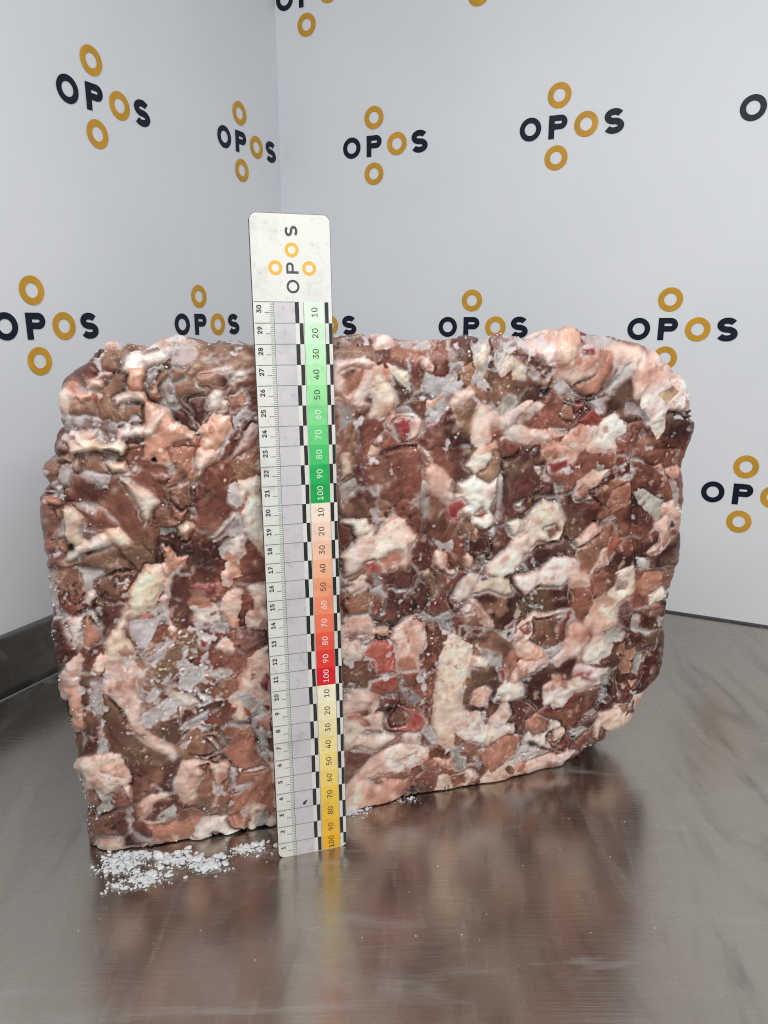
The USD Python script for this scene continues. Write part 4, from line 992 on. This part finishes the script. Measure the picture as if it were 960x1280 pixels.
for g in order:
    if not big[g]: break
    kk = ckind[g]; emit(NAMES[kk], g, MATS[kk])
emit('small_scraps', -2, MATS['m'], False, 'stuff')
emit('side_scraps', -3, MATS['m'], False, 'stuff')
core = O_.buffer(-.008); core = core if core.geom_type == 'Polygon' else max(core.geoms, key=lambda g: g.area)
core = core.intersection(sbox(-1, .002, 1, .255)).simplify(.0008)
obj('frozen_core', frame_mesh(extrude(core, DEP - .012, .012), BO, BE, EZ, BN), plain('frozen_core', '7a5a52', .6), block)

# ice crystals grown on the block: in the seams, on the frost patches and along the top
r3 = np.random.default_rng(5)
wgt = np.where(front, 1.0, 0)
fq = at(np.where(isI, 1.0, 0) * .5 + np.exp(-dmix / .0006) * np.clip(crease - .2, 0, 1) * 1.2 + white_seam * .8 + .25 * topf + .01, cen) * wgt
pick = r3.choice(len(fq), 5200, p=fq / fq.sum())
tv = np.array([[1, 0, -.3], [-.5, .87, -.3], [-.5, -.87, -.3], [0, 0, 1.1], [.2, .1, -.9]]); tf = np.array([[0, 1, 3], [1, 2, 3], [2, 0, 3], [1, 0, 4], [2, 1, 4], [0, 2, 4]])
N_ = len(pick); size = r3.lognormal(math.log(.00024), .55, N_)
rnd = r3.normal(size=(N_, 3, 3)); qm = np.linalg.qr(rnd)[0]
cv = np.einsum('nij,kj->nki', qm, tv) * (size[:, None, None] * r3.uniform(.6, 1.5, (N_, 1, 3))) + (V[A0[pick]] + VN[A0[pick]] * size[:, None] * .3)[:, None]
cv[..., 2] = np.maximum(cv[..., 2], .0003)
frost_mesh = (cv.reshape(-1, 3), (tf[None] + (np.arange(N_) * 5)[:, None, None]).reshape(-1, 3))

# ------------------------------------------------------------------ crumbs of ice on the table
ice = usdkit.material(stage, '/World/Looks/ice_crumb', {'g': ('geometry', {}), 'n': ('noise_texture', {'scale': 900.0, 'detail': 3.0}), 'b': ('bump', {'strength': .5, 'distance': .0006}),
    'p': ('principled_bsdf', {'base_color': (.80, .82, .84), 'roughness': .42, 'subsurface_weight': .3, 'subsurface_scale': .003, 'subsurface_radius': (1, 1, 1)})},
    [('g.position', 'n.vector'), ('n.fac', 'b.height'), ('b.normal', 'p.normal')], surface='p.BSDF')
tag(obj('frost_crystals', frost_mesh, ice, block), kind='stuff')
r2 = np.random.default_rng(21)
def crumb(x, y, s, flat=.5):
    m = trimesh.creation.icosphere(subdivisions=1, radius=1.0); v = np.array(m.vertices)
    v *= r2.uniform(.55, 1.25, (len(v), 1)); v[:, 2] *= flat; th_ = r2.uniform(0, 6.28); c, s_ = math.cos(th_), math.sin(th_)
    v = v * [r2.uniform(.8, 1.5), r2.uniform(.6, 1.0), 1] * s; v = np.stack([v[:, 0] * c - v[:, 1] * s_, v[:, 0] * s_ + v[:, 1] * c, v[:, 2]], 1)
    v[:, 2] -= v[:, 2].min() - .0002; v[:, :2] += (x, y); m.vertices = v
    return m
fine = []
for cx, cy, ux, uy, n, smax in [(-0.1442, 0.334, 0.00552, 0.00374, 420, 0.0011), (-0.1259, 0.3246, 0.00479, 0.00279, 260, 0.0012), (-0.1167, 0.3377, 0.00681, 0.00297, 260, 0.0013), (-0.0951, 0.3342, 0.00552, 0.00292, 160, 0.0014), (-0.0763, 0.3466, 0.00506, 0.00266, 160, 0.0012), (-0.1401, 0.3413, 0.0078, 0.00173, 250, 0.0009), (-0.0189, 0.3785, 0.00476, 0.00206, 150, 0.0011), (0.0055, 0.3908, 0.01048, 0.00217, 90, 0.0008), (-0.1389, 0.3189, 0.00413, 0.00232, 90, 0.0008)]:
    for k in range(int(n * 1.5)):
        fine.append(crumb(cx + r2.normal() * ux, cy + r2.normal() * uy, abs(r2.normal()) ** 1.8 * smax * .28 + .00012))
for k in range(40): fine.append(crumb(r2.uniform(-.15, .16), r2.uniform(.27, .40), r2.uniform(.00015, .0004)))
fo = obj('ice_crumbs', trimesh.util.concatenate(fine), ice, smooth=50)
tag(fo, 'fine white ice crumbs scattered along the foot of the meat block', 'ice crumbs', kind='stuff')
for x, y, s in [(-0.1058, 0.3247, 0.00108), (-0.0967, 0.3282, 0.00108), (-0.0902, 0.3318, 0.00084), (-0.0962, 0.339, 0.00084), (-0.1258, 0.3178, 0.00084), (-0.1435, 0.3322, 0.00096), (-0.077, 0.3454, 0.00096), (-0.0713, 0.3492, 0.00072), (-0.0622, 0.3429, 0.00072), (-0.1119, 0.3207, 0.0006), (-0.0203, 0.377, 0.00096)]:
    tag(obj('ice_lump', crumb(x, y, s, .45), ice, smooth=50), 'small white lump of ice lying loose among fine crumbs at the block\'s foot', 'ice lump', 'ice lumps at the foot of the block')
